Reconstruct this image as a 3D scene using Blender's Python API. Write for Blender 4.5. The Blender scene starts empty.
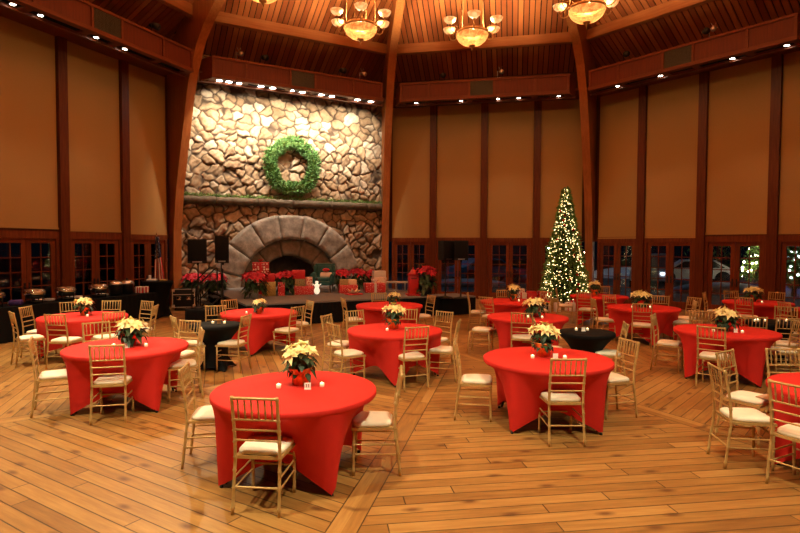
import bpy, math, random
import numpy as np
from math import sin, cos, pi, radians, tan, atan2, hypot, sqrt
from mathutils import Vector, Matrix
random.seed(7); rng = np.random.default_rng(5)
COL = bpy.context.scene.collection
SC = bpy.context.scene
# ---------------------------------------------------------------- room frame (nine sided hall)
CX, CY, AP, PHI = 1.049, 11.055, 11.124, 0.2054
STEP = 2*pi/9; WALL = 2*AP*tan(pi/9); RC = AP/cos(pi/9)
def hd(k): return PHI + k*STEP
def W(k, t, inset, z=0.0):
    h = hd(k); r = AP-inset
    return Vector((CX+sin(h)*r+cos(h)*t, CY+cos(h)*r-sin(h)*t, z))
def rotw(k): return -hd(k)
# ---------------------------------------------------------------- materials
def nt(name):
    m = bpy.data.materials.new(name); m.use_nodes = True
    n = m.node_tree; return m, n.nodes, n.links, n.nodes['Principled BSDF']
def mat(name, col, rough=.5, metal=0., var=0., scale=8., emis=None, es=0., bump=0., bscale=40., sheen=0., spec=None, coat=0., stretch=None):
    m, N, L, B = nt(name)
    B.inputs['Base Color'].default_value = (*col, 1); B.inputs['Roughness'].default_value = rough; B.inputs['Metallic'].default_value = metal
    if spec is not None: B.inputs['Specular IOR Level'].default_value = spec
    if sheen: B.inputs['Sheen Weight'].default_value = sheen; B.inputs['Sheen Tint'].default_value = (*[min(1,c*1.5+.1) for c in col], 1)
    if coat: B.inputs['Coat Weight'].default_value = coat; B.inputs['Coat Roughness'].default_value = .15
    tc = N.new('ShaderNodeTexCoord')
    src = tc.outputs['Object']
    if stretch:
        mp = N.new('ShaderNodeMapping'); mp.inputs['Scale'].default_value = stretch; L.new(src, mp.inputs[0]); src = mp.outputs[0]
    if var:
        nz = N.new('ShaderNodeTexNoise'); nz.inputs['Scale'].default_value = scale; nz.inputs['Detail'].default_value = 4
        L.new(src, nz.inputs['Vector'])
        cr = N.new('ShaderNodeValToRGB'); e = cr.color_ramp.elements
        e[0].position = .3; e[1].position = .7
        e[0].color = (*[c*(1-var) for c in col], 1); e[1].color = (*[min(1, c*(1+var)) for c in col], 1)
        L.new(nz.outputs['Fac'], cr.inputs[0]); L.new(cr.outputs[0], B.inputs['Base Color'])
    if bump:
        nz2 = N.new('ShaderNodeTexNoise'); nz2.inputs['Scale'].default_value = bscale; nz2.inputs['Detail'].default_value = 3
        L.new(src, nz2.inputs['Vector'])
        bp = N.new('ShaderNodeBump'); bp.inputs['Strength'].default_value = bump; bp.inputs['Distance'].default_value = .01
        L.new(nz2.outputs['Fac'], bp.inputs['Height']); L.new(bp.outputs[0], B.inputs['Normal'])
    if emis:
        B.inputs['Emission Color'].default_value = (*emis, 1); B.inputs['Emission Strength'].default_value = es
    return m
def wood(name, a, b, stretch, rough=.4, scale=3.):
    m, N, L, B = nt(name)
    tc = N.new('ShaderNodeTexCoord'); mp = N.new('ShaderNodeMapping'); mp.inputs['Scale'].default_value = stretch
    nz = N.new('ShaderNodeTexNoise'); nz.inputs['Scale'].default_value = scale; nz.inputs['Detail'].default_value = 6; nz.inputs['Roughness'].default_value = .6
    cr = N.new('ShaderNodeValToRGB'); cr.color_ramp.elements[0].position = .3; cr.color_ramp.elements[1].position = .72
    cr.color_ramp.elements[0].color = (*a, 1); cr.color_ramp.elements[1].color = (*b, 1)
    L.new(tc.outputs['Object'], mp.inputs[0]); L.new(mp.outputs[0], nz.inputs['Vector']); L.new(nz.outputs['Fac'], cr.inputs[0]); L.new(cr.outputs[0], B.inputs['Base Color'])
    B.inputs['Roughness'].default_value = rough; B.inputs['Specular IOR Level'].default_value = .22
    return m
M = {}
M['gold'] = mat('gold_paint', (.54, .352, .128), .36, .25, .10, 30)
M['cushion'] = mat('cream_cushion', (.88, .81, .64), .8, 0, .06, 9, bump=.25, bscale=120)
M['red'] = mat('red_spandex', (.64, .026, .019), .7, 0, .05, 4, bump=.05, bscale=300, spec=.25)
M['black'] = mat('black_spandex', (.004, .004, .0045), .7, 0, .1, 4, spec=.15)
M['blackcloth'] = mat('black_drape', (.005, .005, .0055), .85, 0, .1, 6, spec=.15)
M['blackmetal'] = mat('black_metal', (.012, .012, .013), .45, .3)
M['blackplastic'] = mat('black_plastic', (.008, .008, .009), .5, spec=.3)
M['mesh'] = mat('speaker_mesh', (.006, .006, .007), .8, 0, .3, 150, spec=.2)
M['chrome'] = mat('chrome', (.75, .72, .68), .15, 1., .1, 12)
M['steel'] = mat('brushed_steel', (.45, .43, .40), .35, 1., .1, 20)
M['white'] = mat('white_china', (.80, .78, .74), .35)
M['paper'] = mat('white_paper', (.92, .90, .84), .7)
M['wax'] = mat('candle_wax', (.85, .75, .55), .5, emis=(1, .70, .35), es=.10)
M['flame'] = mat('candle_flame', (1, .8, .4), .5, emis=(1, .72, .35), es=7)
M['leaf'] = mat('dark_leaf', (.020, .060, .018), .5, 0, .4, 14)
M['bract'] = mat('cream_bract', (.95, .84, .40), .7, 0, .10, 12)
M['redbract'] = mat('red_bract', (.50, .008, .035), .6, 0, .25, 12)
M['foil'] = mat('red_gold_foil', (.80, .22, .035), .30, .35, .5, 22)
M['foilred'] = mat('red_foil', (.62, .05, .03), .3, .5, .35, 20)
M['pine'] = mat('pine_green', (.115, .215, .042), .7, 0, .45, 9)
M['wreath'] = mat('wreath_green', (.11, .26, .07), .6, 0, .4, 18)
M['bulb'] = mat('warm_bulb', (1, .85, .5), .4, emis=(1, .68, .28), es=3.2)
M['bauble'] = mat('red_bauble', (.55, .02, .02), .2, .3)
M['teal'] = mat('teal_velvet', (.014, .095, .095), .65, 0, .2, 8, sheen=.5)
M['darkwood'] = mat('dark_turned_wood', (.05, .02, .01), .4)
M['mailred'] = mat('mailbox_red', (.50, .012, .014), .35)
M['giftred'] = mat('red_wrap', (.60, .025, .03), .35)
M['giftgold'] = mat('gold_wrap', (.50, .34, .10), .35, .4, .2, 25)
M['giftwhite'] = mat('white_wrap', (.80, .72, .66), .5)
M['giftcream'] = mat('cream_wrap', (.75, .62, .42), .5)
M['ribbonred'] = mat('red_ribbon', (.60, .02, .03), .3)
M['ribbonwhite'] = mat('white_ribbon', (.8, .74, .68), .4)
M['stagecarpet'] = mat('grey_stage_carpet', (.17, .165, .16), .9, 0, .08, 60)
M['lens'] = mat('lamp_lens', (1, 1, 1), .4, emis=(1, .90, .74), es=14)
M['wood_post'] = wood('stained_post', (.085, .017, .004), (.145, .036, .008), (6, 6, .5), .4)
M['wood_door'] = wood('stained_door', (.11, .024, .007), (.19, .048, .014), (6, 6, .5), .35)
M['wood_box'] = wood('stained_soffit', (.105, .023, .007), (.165, .042, .012), (.7, 6, 6), .45)
M['wood_panel'] = wood('soffit_veneer', (.085, .015, .005), (.125, .024, .008), (8, 8, .6), .45)
M['glulam'] = wood('glulam_arch', (.27, .085, .022), (.38, .135, .038), (8, 8, .6), .42, 2.)
M['purlin'] = wood('purlin_timber', (.30, .095, .025), (.42, .155, .045), (.5, 8, 8), .45, 2.)
M['wallwood'] = wood('dark_wall_wood', (.060, .018, .007), (.095, .028, .010), (6, 6, .5), .55)
M['gapdark'] = mat('dark_backing', (.012, .006, .004), .9)
M['grille'] = mat('bronze_grille', (.05, .045, .028), .6, .3, .6, 60)
M['slot'] = mat('black_recess', (.006, .006, .006), .9)
M['mantelstone'] = mat('rough_mantel_stone', (.12, .095, .065), .9, 0, .4, 5, bump=.8, bscale=14)
M['soot'] = mat('fireback', (.12, .08, .05), .95, 0, .4, 5)
M['snow'] = mat('snow', (.55, .60, .68), .8, 0, .1, 1)
M['asphalt'] = mat('night_asphalt', (.05, .055, .065), .7, 0, .6, .25)
M['carwhite'] = mat('white_car_paint', (.55, .57, .6), .3)
M['carblue'] = mat('blue_car_paint', (.05, .25, .45), .3)
M['carglass'] = mat('dark_car_glass', (.02, .025, .03), .1)
M['tyre'] = mat('tyre_rubber', (.01, .01, .01), .8)
M['coolbulb'] = mat('cool_bulb', (1, 1, 1), .4, emis=(.85, .95, 1), es=3)
M['bluebulb'] = mat('blue_bulb', (.1, .2, 1), .4, emis=(.08, .16, 1), es=14)
M['warmfar'] = mat('warm_far_bulb', (1, .8, .5), .4, emis=(1, .75, .45), es=16)
M['flagred'] = mat('flag_red', (.5, .01, .02), .7)
M['brass'] = mat('aged_brass', (.42, .22, .08), .35, .7)
M['orangepot'] = M['foil']
def shade_mat():
    m, N, L, B = nt('woven_shade')
    tc = N.new('ShaderNodeTexCoord')
    nz = N.new('ShaderNodeTexNoise'); nz.inputs['Scale'].default_value = 30; nz.inputs['Detail'].default_value = 8; nz.inputs['Roughness'].default_value = .8
    mp = N.new('ShaderNodeMapping'); mp.inputs['Scale'].default_value = (1.4, 1, .8)
    cr = N.new('ShaderNodeValToRGB'); cr.color_ramp.elements[0].color = (.33, .185, .055, 1); cr.color_ramp.elements[1].color = (.42, .252, .080, 1)
    L.new(tc.outputs['Object'], mp.inputs[0]); L.new(mp.outputs[0], nz.inputs['Vector']); L.new(nz.outputs['Fac'], cr.inputs[0]); L.new(cr.outputs[0], B.inputs['Base Color'])
    B.inputs['Roughness'].default_value = .85
    return m
M['shade'] = shade_mat()
def glass_mat():
    m = bpy.data.materials.new('door_glass'); m.use_nodes = True; N = m.node_tree.nodes; L = m.node_tree.links
    for n in list(N): N.remove(n)
    o = N.new('ShaderNodeOutputMaterial'); mix = N.new('ShaderNodeMixShader'); t = N.new('ShaderNodeBsdfTransparent'); g = N.new('ShaderNodeBsdfGlossy'); f = N.new('ShaderNodeFresnel')
    f.inputs[0].default_value = 1.6; g.inputs['Roughness'].default_value = .02; t.inputs[0].default_value = (.85, .88, .9, 1)
    L.new(f.outputs[0], mix.inputs[0]); L.new(t.outputs[0], mix.inputs[1]); L.new(g.outputs[0], mix.inputs[2]); L.new(mix.outputs[0], o.inputs[0])
    return m
M['glass'] = glass_mat()
def bowl_mat(name, c1, c2, es, tr):
    m = bpy.data.materials.new(name); m.use_nodes = True; N = m.node_tree.nodes; L = m.node_tree.links
    B = N['Principled BSDF']; o = N['Material Output']
    tc = N.new('ShaderNodeTexCoord'); v = N.new('ShaderNodeTexNoise'); v.inputs['Scale'].default_value = 7; v.inputs['Detail'].default_value = 5; v.inputs['Distortion'].default_value = 2.
    cr = N.new('ShaderNodeValToRGB'); e = cr.color_ramp.elements; e[0].position = .40; e[1].position = .60; e[0].color = (*c1, 1); e[1].color = (*c2, 1)
    L.new(tc.outputs['Object'], v.inputs['Vector']); L.new(v.outputs['Fac'], cr.inputs[0])
    L.new(cr.outputs[0], B.inputs['Emission Color']); B.inputs['Emission Strength'].default_value = es; B.inputs['Base Color'].default_value = (.12, .06, .02, 1)
    t = N.new('ShaderNodeBsdfTransparent'); t.inputs[0].default_value = (1, .92, .8, 1); mix = N.new('ShaderNodeMixShader'); mix.inputs[0].default_value = tr
    L.new(B.outputs[0], mix.inputs[1]); L.new(t.outputs[0], mix.inputs[2]); L.new(mix.outputs[0], o.inputs[0])
    return m
M['bowl'] = bowl_mat('alabaster_bowl', (.9, .12, .015), (1.0, .52, .13), .36, .16)
M['cup'] = bowl_mat('alabaster_cup', (1.0, .26, .06), (1.0, .62, .24), .38, .18)
def stone_mat():
    m, N, L, B = nt('fieldstone')
    at = N.new('ShaderNodeAttribute'); at.attribute_name = 'tone'
    cr = N.new('ShaderNodeValToRGB'); e = cr.color_ramp.elements
    e[0].position = 0; e[0].color = (.19, .125, .072, 1); e[1].position = 1; e[1].color = (.43, .34, .23, 1)
    for p_, c in ((.3, (.26, .175, .10, 1)), (.55, (.33, .235, .145, 1)), (.8, (.37, .31, .235, 1))):
        q = cr.color_ramp.elements.new(p_); q.color = c
    L.new(at.outputs['Fac'], cr.inputs[0])
    tc = N.new('ShaderNodeTexCoord'); nz = N.new('ShaderNodeTexNoise'); nz.inputs['Scale'].default_value = 9; nz.inputs['Detail'].default_value = 8; L.new(tc.outputs['Object'], nz.inputs['Vector'])
    mx = N.new('ShaderNodeMixRGB'); mx.blend_type = 'OVERLAY'; mx.inputs[0].default_value = .5; L.new(cr.outputs[0], mx.inputs[1]); L.new(nz.outputs['Fac'], mx.inputs[2])
    am = N.new('ShaderNodeAttribute'); am.attribute_name = 'mortar'
    m2 = N.new('ShaderNodeMixRGB'); L.new(am.outputs['Fac'], m2.inputs[0]); L.new(mx.outputs[0], m2.inputs[1]); m2.inputs[2].default_value = (.045, .026, .014, 1)
    L.new(m2.outputs[0], B.inputs['Base Color'])
    bp = N.new('ShaderNodeBump'); bp.inputs['Strength'].default_value = .6; bp.inputs['Distance'].default_value = .03; L.new(nz.outputs['Fac'], bp.inputs['Height']); L.new(bp.outputs[0], B.inputs['Normal'])
    B.inputs['Roughness'].default_value = .9
    return m
M['stone'] = stone_mat()
M['archstone'] = mat('grey_arch_stone', (.25, .225, .19), .9, 0, .35, 6, bump=.9, bscale=16)
M['archstone2'] = mat('brown_inner_arch_stone', (.15, .12, .09), .9, 0, .35, 5, bump=.8, bscale=14)
def floor_mat():
    m, N, L, B = nt('plank_floor')
    uv = N.new('ShaderNodeUVMap'); uv.uv_map = 'sector'
    sep = N.new('ShaderNodeSeparateXYZ'); L.new(uv.outputs[0], sep.inputs[0])
    def math_(op, a, b=None, c=None):
        n = N.new('ShaderNodeMath'); n.operation = op
        for i, v in enumerate((a, b, c)):
            if v is None: continue
            if isinstance(v, (int, float)): n.inputs[i].default_value = v
            else: L.new(v, n.inputs[i])
        return n.outputs[0]
    u0, v0 = sep.outputs['X'], sep.outputs['Y']        # u along plank (|t| local, sector shifted by 100), v distance from centre
    sec = math_('FLOOR', math_('DIVIDE', math_('ADD', u0, 50), 100))
    t = math_('SUBTRACT', u0, math_('MULTIPLY', sec, 100))
    edge = math_('SUBTRACT', math_('MULTIPLY', v0, sin(pi/9)), math_('MULTIPLY', math_('ABSOLUTE', t), cos(pi/9)))   # distance to seam
    isb = math_('LESS_THAN', edge, .115)
    along = math_('ADD', math_('MULTIPLY', v0, cos(pi/9)), math_('MULTIPLY', math_('ABSOLUTE', t), sin(pi/9)))
    def mixf(f, a, b): return math_('ADD', math_('MULTIPLY', math_('SUBTRACT', 1, f), a), math_('MULTIPLY', f, b))
    pw = .146
    vv = mixf(isb, math_('DIVIDE', v0, pw), 500.5)
    uu = mixf(isb, u0, along)
    row = math_('ADD', math_('FLOOR', vv), math_('MULTIPLY', sec, 211))
    wn = N.new('ShaderNodeTexWhiteNoise'); wn.noise_dimensions = '1D'; L.new(row, wn.inputs['W'])
    us = math_('DIVIDE', math_('ADD', uu, math_('MULTIPLY', wn.outputs['Value'], 7.3)), 2.3)
    cell = math_('FLOOR', us)
    cmb = N.new('ShaderNodeCombineXYZ'); L.new(cell, cmb.inputs[0]); L.new(row, cmb.inputs[1])
    wn2 = N.new('ShaderNodeTexWhiteNoise'); wn2.noise_dimensions = '2D'; L.new(cmb.outputs[0], wn2.inputs['Vector'])
    fv = math_('FRACT', vv); dv = math_('MULTIPLY', math_('MINIMUM', fv, math_('SUBTRACT', 1, fv)), pw)
    fu = math_('FRACT', us); du = math_('MULTIPLY', math_('MINIMUM', fu, math_('SUBTRACT', 1, fu)), 2.3)
    db = math_('ABSOLUTE', math_('SUBTRACT', edge, .115))
    dv = mixf(isb, dv, .05)
    d = math_('MINIMUM', math_('MINIMUM', dv, du), db)
    gap = N.new('ShaderNodeMapRange'); gap.interpolation_type = 'SMOOTHSTEP'; L.new(d, gap.inputs['Value']); gap.inputs['From Min'].default_value = .002; gap.inputs['From Max'].default_value = .0085
    gap.inputs['To Min'].default_value = 1; gap.inputs['To Max'].default_value = 0
    # grain
    cg = N.new('ShaderNodeCombineXYZ'); L.new(math_('ADD', math_('MULTIPLY', uu, 1.3), math_('MULTIPLY', wn2.outputs['Value'], 40)), cg.inputs[0]); L.new(math_('MULTIPLY', mixf(isb, v0, edge), 14), cg.inputs[1])
    g = N.new('ShaderNodeTexNoise'); g.inputs['Scale'].default_value = 1.6; g.inputs['Detail'].default_value = 6; g.inputs['Roughness'].default_value = .65; L.new(cg.outputs[0], g.inputs['Vector'])
    ck = N.new('ShaderNodeCombineXYZ'); L.new(math_('MULTIPLY', uu, 1.0), ck.inputs[0]); L.new(math_('MULTIPLY', v0, 2.2), ck.inputs[1]); L.new(wn2.outputs['Value'], ck.inputs[2])
    kn = N.new('ShaderNodeTexVoronoi'); kn.voronoi_dimensions = '2D'; kn.inputs['Scale'].default_value = 1.25; L.new(ck.outputs[0], kn.inputs['Vector'])
    knm = N.new('ShaderNodeMapRange'); L.new(kn.outputs['Distance'], knm.inputs['Value']); knm.inputs['From Min'].default_value = .03; knm.inputs['From Max'].default_value = .13; knm.inputs['To Min'].default_value = .85; knm.inputs['To Max'].default_value = 0
    big = N.new('ShaderNodeTexNoise'); big.inputs['Scale'].default_value = .9; big.inputs['Detail'].default_value = 3; tcc = N.new('ShaderNodeTexCoord'); L.new(tcc.outputs['Object'], big.inputs['Vector'])
    f = math_('ADD', math_('MULTIPLY', wn2.outputs['Value'], .24), math_('ADD', math_('MULTIPLY', g.outputs['Fac'], .66), math_('MULTIPLY', big.outputs['Fac'], .36)))
    cr = N.new('ShaderNodeValToRGB'); e = cr.color_ramp.elements
    e[0].position = .36; e[0].color = (.17, .070, .016, 1); e[1].position = .86; e[1].color = (.46, .255, .075, 1)
    q = e.new(.61); q.color = (.31, .152, .038, 1)
    L.new(f, cr.inputs[0])
    k2 = N.new('ShaderNodeMixRGB'); L.new(knm.outputs[0], k2.inputs[0]); L.new(cr.outputs[0], k2.inputs[1]); k2.inputs[2].default_value = (.11, .038, .012, 1)
    mg = N.new('ShaderNodeMixRGB'); L.new(math_('MULTIPLY', gap.outputs[0], .88), mg.inputs[0]); L.new(k2.outputs[0], mg.inputs[1]); mg.inputs[2].default_value = (.03, .012, .005, 1)
    L.new(mg.outputs[0], B.inputs['Base Color'])
    r = N.new('ShaderNodeMapRange'); L.new(g.outputs['Fac'], r.inputs['Value']); r.inputs['To Min'].default_value = .34; r.inputs['To Max'].default_value = .55; B.inputs['Specular IOR Level'].default_value = .35; L.new(r.outputs[0], B.inputs['Roughness'])
    bp = N.new('ShaderNodeBump'); bp.inputs['Strength'].default_value = .35; bp.inputs['Distance'].default_value = .004
    L.new(math_('SUBTRACT', math_('MULTIPLY', g.outputs['Fac'], .4), gap.outputs[0]), bp.inputs['Height']); L.new(bp.outputs[0], B.inputs['Normal'])
    return m
M['floor'] = floor_mat()
def ceil_mat():
    m, N, L, B = nt('ceiling_board')
    at = N.new('ShaderNodeAttribute'); at.attribute_name = 'tone'
    tc = N.new('ShaderNodeTexCoord'); nz = N.new('ShaderNodeTexNoise'); nz.inputs['Scale'].default_value = 3.; nz.inputs['Detail'].default_value = 5; L.new(tc.outputs['Object'], nz.inputs['Vector'])
    ad = N.new('ShaderNodeMath'); ad.operation = 'MULTIPLY_ADD'; L.new(nz.outputs['Fac'], ad.inputs[0]); ad.inputs[1].default_value = .35; L.new(at.outputs['Fac'], ad.inputs[2])
    cr = N.new('ShaderNodeValToRGB'); e = cr.color_ramp.elements; e[0].position = .1; e[0].color = (.22, .050, .012, 1); e[1].position = .95; e[1].color = (.48, .145, .038, 1)
    L.new(ad.outputs[0], cr.inputs[0]); L.new(cr.outputs[0], B.inputs['Base Color']); B.inputs['Roughness'].default_value = .5
    return m
M['ceil'] = ceil_mat()
def dots_mat(name, base, dot, scale, thr):
    m, N, L, B = nt(name)
    tc = N.new('ShaderNodeTexCoord'); v = N.new('ShaderNodeTexVoronoi'); v.inputs['Scale'].default_value = scale; v.inputs['Randomness'].default_value = .55; L.new(tc.outputs['Object'], v.inputs['Vector'])
    lt = N.new('ShaderNodeMath'); lt.operation = 'LESS_THAN'; lt.inputs[1].default_value = thr; L.new(v.outputs['Distance'], lt.inputs[0])
    mx = N.new('ShaderNodeMixRGB'); mx.inputs[1].default_value = (*base, 1); mx.inputs[2].default_value = (*dot, 1); L.new(lt.outputs[0], mx.inputs[0]); L.new(mx.outputs[0], B.inputs['Base Color']); B.inputs['Roughness'].default_value = .4
    return m
M['wrapdots'] = dots_mat('red_wrap_white_dots', (.45, .02, .03), (.8, .68, .6), 12, .33)
M['wrapsmall'] = dots_mat('red_wrap_specks', (.60, .03, .035), (.8, .5, .4), 22, .25)
M['wrapgold'] = dots_mat('gold_wrap_pattern', (.42, .30, .12), (.12, .12, .05), 22, .32)
M['wraprw'] = dots_mat('red_white_wrap', (.75, .62, .52), (.55, .03, .03), 20, .36)
def stripes_mat(name, a, b, freq, ax):
    m, N, L, B = nt(name)
    tc = N.new('ShaderNodeTexCoord'); s = N.new('ShaderNodeSeparateXYZ'); L.new(tc.outputs['Object'], s.inputs[0])
    q = N.new('ShaderNodeMath'); q.operation = 'MULTIPLY'; q.inputs[1].default_value = freq; L.new(s.outputs[ax], q.inputs[0])
    f = N.new('ShaderNodeMath'); f.operation = 'FRACT'; L.new(q.outputs[0], f.inputs[0])
    g = N.new('ShaderNodeMath'); g.operation = 'GREATER_THAN'; g.inputs[1].default_value = .5; L.new(f.outputs[0], g.inputs[0])
    mx = N.new('ShaderNodeMixRGB'); mx.inputs[1].default_value = (*a, 1); mx.inputs[2].default_value = (*b, 1); L.new(g.outputs[0], mx.inputs[0]); L.new(mx.outputs[0], B.inputs['Base Color']); B.inputs['Roughness'].default_value = .6
    return m
M['stripebox'] = stripes_mat('red_white_stripes', (.8, .74, .68), (.5, .02, .03), 14, 'X')
# ---------------------------------------------------------------- mesh builder
class MB:
    def __init__(s): s.v = []; s.f = []; s.sm = []
    def add(s, vs, fs, smooth=False, mx=None):
        b = len(s.v)
        s.v += [tuple(mx @ Vector(p)) if mx else tuple(p) for p in vs]
        s.f += [tuple(i+b for i in f) for f in fs]; s.sm += [smooth]*len(fs); return s
    def box(s, c, d, rz=0, bev=0, mx=None):
        x, y, z = (q/2 for q in d)
        R = Matrix.Translation(Vector(c)) @ Matrix.Rotation(rz, 4, 'Z')
        if mx: R = mx @ R
        if bev <= 0:
            vs = [(-x,-y,-z),(x,-y,-z),(x,y,-z),(-x,y,-z),(-x,-y,z),(x,-y,z),(x,y,z),(-x,y,z)]
            return s.add(vs, [(0,3,2,1),(4,5,6,7),(0,1,5,4),(1,2,6,5),(2,3,7,6),(3,0,4,7)], False, R)
        b = min(bev, x*.95, y*.95, z*.95); prof = [(-z, b), (-z+b*.3, b*.3), (-z+b, 0), (z-b, 0), (z-b*.3, b*.3), (z, b)]
        vs = []; fs = []
        def ring(ins):
            o = []
            for sx, sy, a0 in ((1,1,0),(-1,1,90),(-1,-1,180),(1,-1,270)):
                for a in (0, 45, 90):
                    r = radians(a0+a); o.append((sx*(x-b)+cos(r)*(b-ins*.999), sy*(y-b)+sin(r)*(b-ins*.999)))
            return o
        n = 12
        for zz, ins in prof: vs += [(px, py, zz) for px, py in ring(ins)]
        for i in range(len(prof)-1):
            for j in range(n): fs.append((i*n+j, i*n+(j+1)%n, (i+1)*n+(j+1)%n, (i+1)*n+j))
        fs.append(tuple(range(n-1, -1, -1))); fs.append(tuple((len(prof)-1)*n+j for j in range(n)))
        return s.add(vs, fs, True, R)
    def tube(s, pts, rad, n=8, caps=True, smooth=True, flat=1.0):
        pts = [Vector(p) for p in pts]; k = len(pts)
        if not isinstance(rad, (list, tuple)): rad = [rad]*k
        vs = []; fs = []
        ref = None
        for i, p in enumerate(pts):
            d = (pts[min(i+1, k-1)]-pts[max(i-1, 0)]).normalized()
            if ref is None: ref = Vector((0,0,1)) if abs(d.z) < .9 else Vector((1,0,0))
            u = d.cross(ref).normalized(); w = u.cross(d).normalized(); ref = w
            for j in range(n):
                a = 2*pi*j/n; vs.append(p + u*cos(a)*rad[i] + w*sin(a)*rad[i]*flat)
        for i in range(k-1):
            for j in range(n): fs.append((i*n+j, i*n+(j+1)%n, (i+1)*n+(j+1)%n, (i+1)*n+j))
        if caps: fs.append(tuple(range(n-1,-1,-1))); fs.append(tuple((k-1)*n+j for j in range(n)))
        return s.add(vs, fs, smooth)
    def lathe(s, prof, c=(0,0,0), n=20, smooth=True, caps=True):
        vs = []; fs = []; k = len(prof)
        for r, z in prof:
            for j in range(n):
                a = 2*pi*j/n; vs.append((c[0]+r*cos(a), c[1]+r*sin(a), c[2]+z))
        for i in range(k-1):
            for j in range(n): fs.append((i*n+j, i*n+(j+1)%n, (i+1)*n+(j+1)%n, (i+1)*n+j))
        if caps: fs.append(tuple(range(n-1,-1,-1))); fs.append(tuple((k-1)*n+j for j in range(n)))
        return s.add(vs, fs, smooth)
    def ball(s, c, r, n=8, m=5):
        if not isinstance(r, (tuple, list)): r = (r, r, r)
        vs = []; fs = []
        for i in range(1, m):
            ph = pi*i/m
            for j in range(n): a = 2*pi*j/n; vs.append((c[0]+r[0]*sin(ph)*cos(a), c[1]+r[1]*sin(ph)*sin(a), c[2]-r[2]*cos(ph)))
        b, t = len(vs), len(vs)+1; vs += [(c[0], c[1], c[2]-r[2]), (c[0], c[1], c[2]+r[2])]
        for i in range(m-2):
            for j in range(n): fs.append((i*n+j, i*n+(j+1)%n, (i+1)*n+(j+1)%n, (i+1)*n+j))
        for j in range(n): fs.append((b, (j+1)%n, j)); fs.append((t, (m-2)*n+j, (m-2)*n+(j+1)%n))
        return s.add(vs, fs, True)
    def leaf(s, p, d, up, l, w, bend=.15):
        p = Vector(p); d = Vector(d).normalized(); up = Vector(up); x = d.cross(up)
        if x.length < 1e-4: x = d.cross(Vector((1,.3,0)))
        x.normalize(); nrm = x.cross(d)
        a = p; m1 = p+d*l*.45+x*w*.5+nrm*w*.1; m2 = p+d*l*.45-x*w*.5+nrm*w*.1; c = p+d*l*.48; e = p+d*l-nrm*l*bend
        return s.add([a, m1, e, m2, c], [(0,1,4),(1,2,4),(2,3,4),(3,0,4)])
    def prism(s, poly, y0, y1, axis='y', mx=None):
        n = len(poly)
        if axis == 'y': vs = [(a, y0, b) for a, b in poly]+[(a, y1, b) for a, b in poly]
        elif axis == 'x': vs = [(y0, a, b) for a, b in poly]+[(y1, a, b) for a, b in poly]
        else: vs = [(a, b, y0) for a, b in poly]+[(a, b, y1) for a, b in poly]
        fs = [tuple(range(n)), tuple(range(2*n-1, n-1, -1))]+[(i, i+n, (i+1)%n+n, (i+1)%n) for i in range(n)]
        return s.add(vs, fs, False, mx)
    def build(s, name, m, parent=None, loc=None, rz=0, fix=True):
        me = bpy.data.meshes.new(name); me.from_pydata(s.v, [], s.f); me.materials.append(m)
        me.polygons.foreach_set('use_smooth', s.sm)
        me.update()
        if fix:
            import bmesh
            b = bmesh.new(); b.from_mesh(me); bmesh.ops.recalc_face_normals(b, faces=b.faces); b.to_mesh(me); b.free()
        o = bpy.data.objects.new(name, me); COL.objects.link(o)
        if parent: o.parent = parent
        if loc is not None: o.location = loc
        o.rotation_euler.z = rz
        return o
def tag(o, label=None, cat=None, group=None, kind=None):
    if label: o['label'] = label
    if cat: o['category'] = cat
    if group: o['group'] = group
    if kind: o['kind'] = kind
    return o
def empty(name, loc=(0,0,0), rz=0, label=None, cat=None, group=None, kind=None):
    o = bpy.data.objects.new(name, None); COL.objects.link(o); o.location = loc; o.rotation_euler.z = rz; o.empty_display_size = .1
    return tag(o, label, cat, group, kind)
KIDS = {}
def copy_tree(o, parent=None):
    c = o.copy(); COL.objects.link(c); c.parent = parent
    if o.name not in KIDS: KIDS[o.name] = [x for x in SC.objects if x.parent == o]
    for ch in KIDS[o.name]: copy_tree(ch, c)
    return c
def struct(o): o['kind'] = 'structure'; return o
# ---------------------------------------------------------------- floor
def make_floor():
    vs = [(CX, CY, 0)]; fs = []
    for k in range(9):
        h = hd(k)+pi/9; vs.append((CX+sin(h)*(RC+.2), CY+cos(h)*(RC+.2), 0))
    me = bpy.data.meshes.new('floor')
    for k in range(9): fs.append((0, k+1, (k-1) % 9+1))
    me.from_pydata(vs, [], fs); uv = me.uv_layers.new(name='sector')
    for pl in me.polygons:
        k = pl.index; h = hd(k)
        for li in pl.loop_indices:
            p = me.vertices[me.loops[li].vertex_index].co; dx, dy = p.x-CX, p.y-CY
            uv.data[li].uv = (dx*cos(h)-dy*sin(h)+100*(k+1), dx*sin(h)+dy*cos(h))
    me.materials.append(M['floor']); o = bpy.data.objects.new('floor', me); COL.objects.link(o); struct(o)
    if me.polygons[0].normal.z < 0: me.flip_normals()
make_floor()
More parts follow.
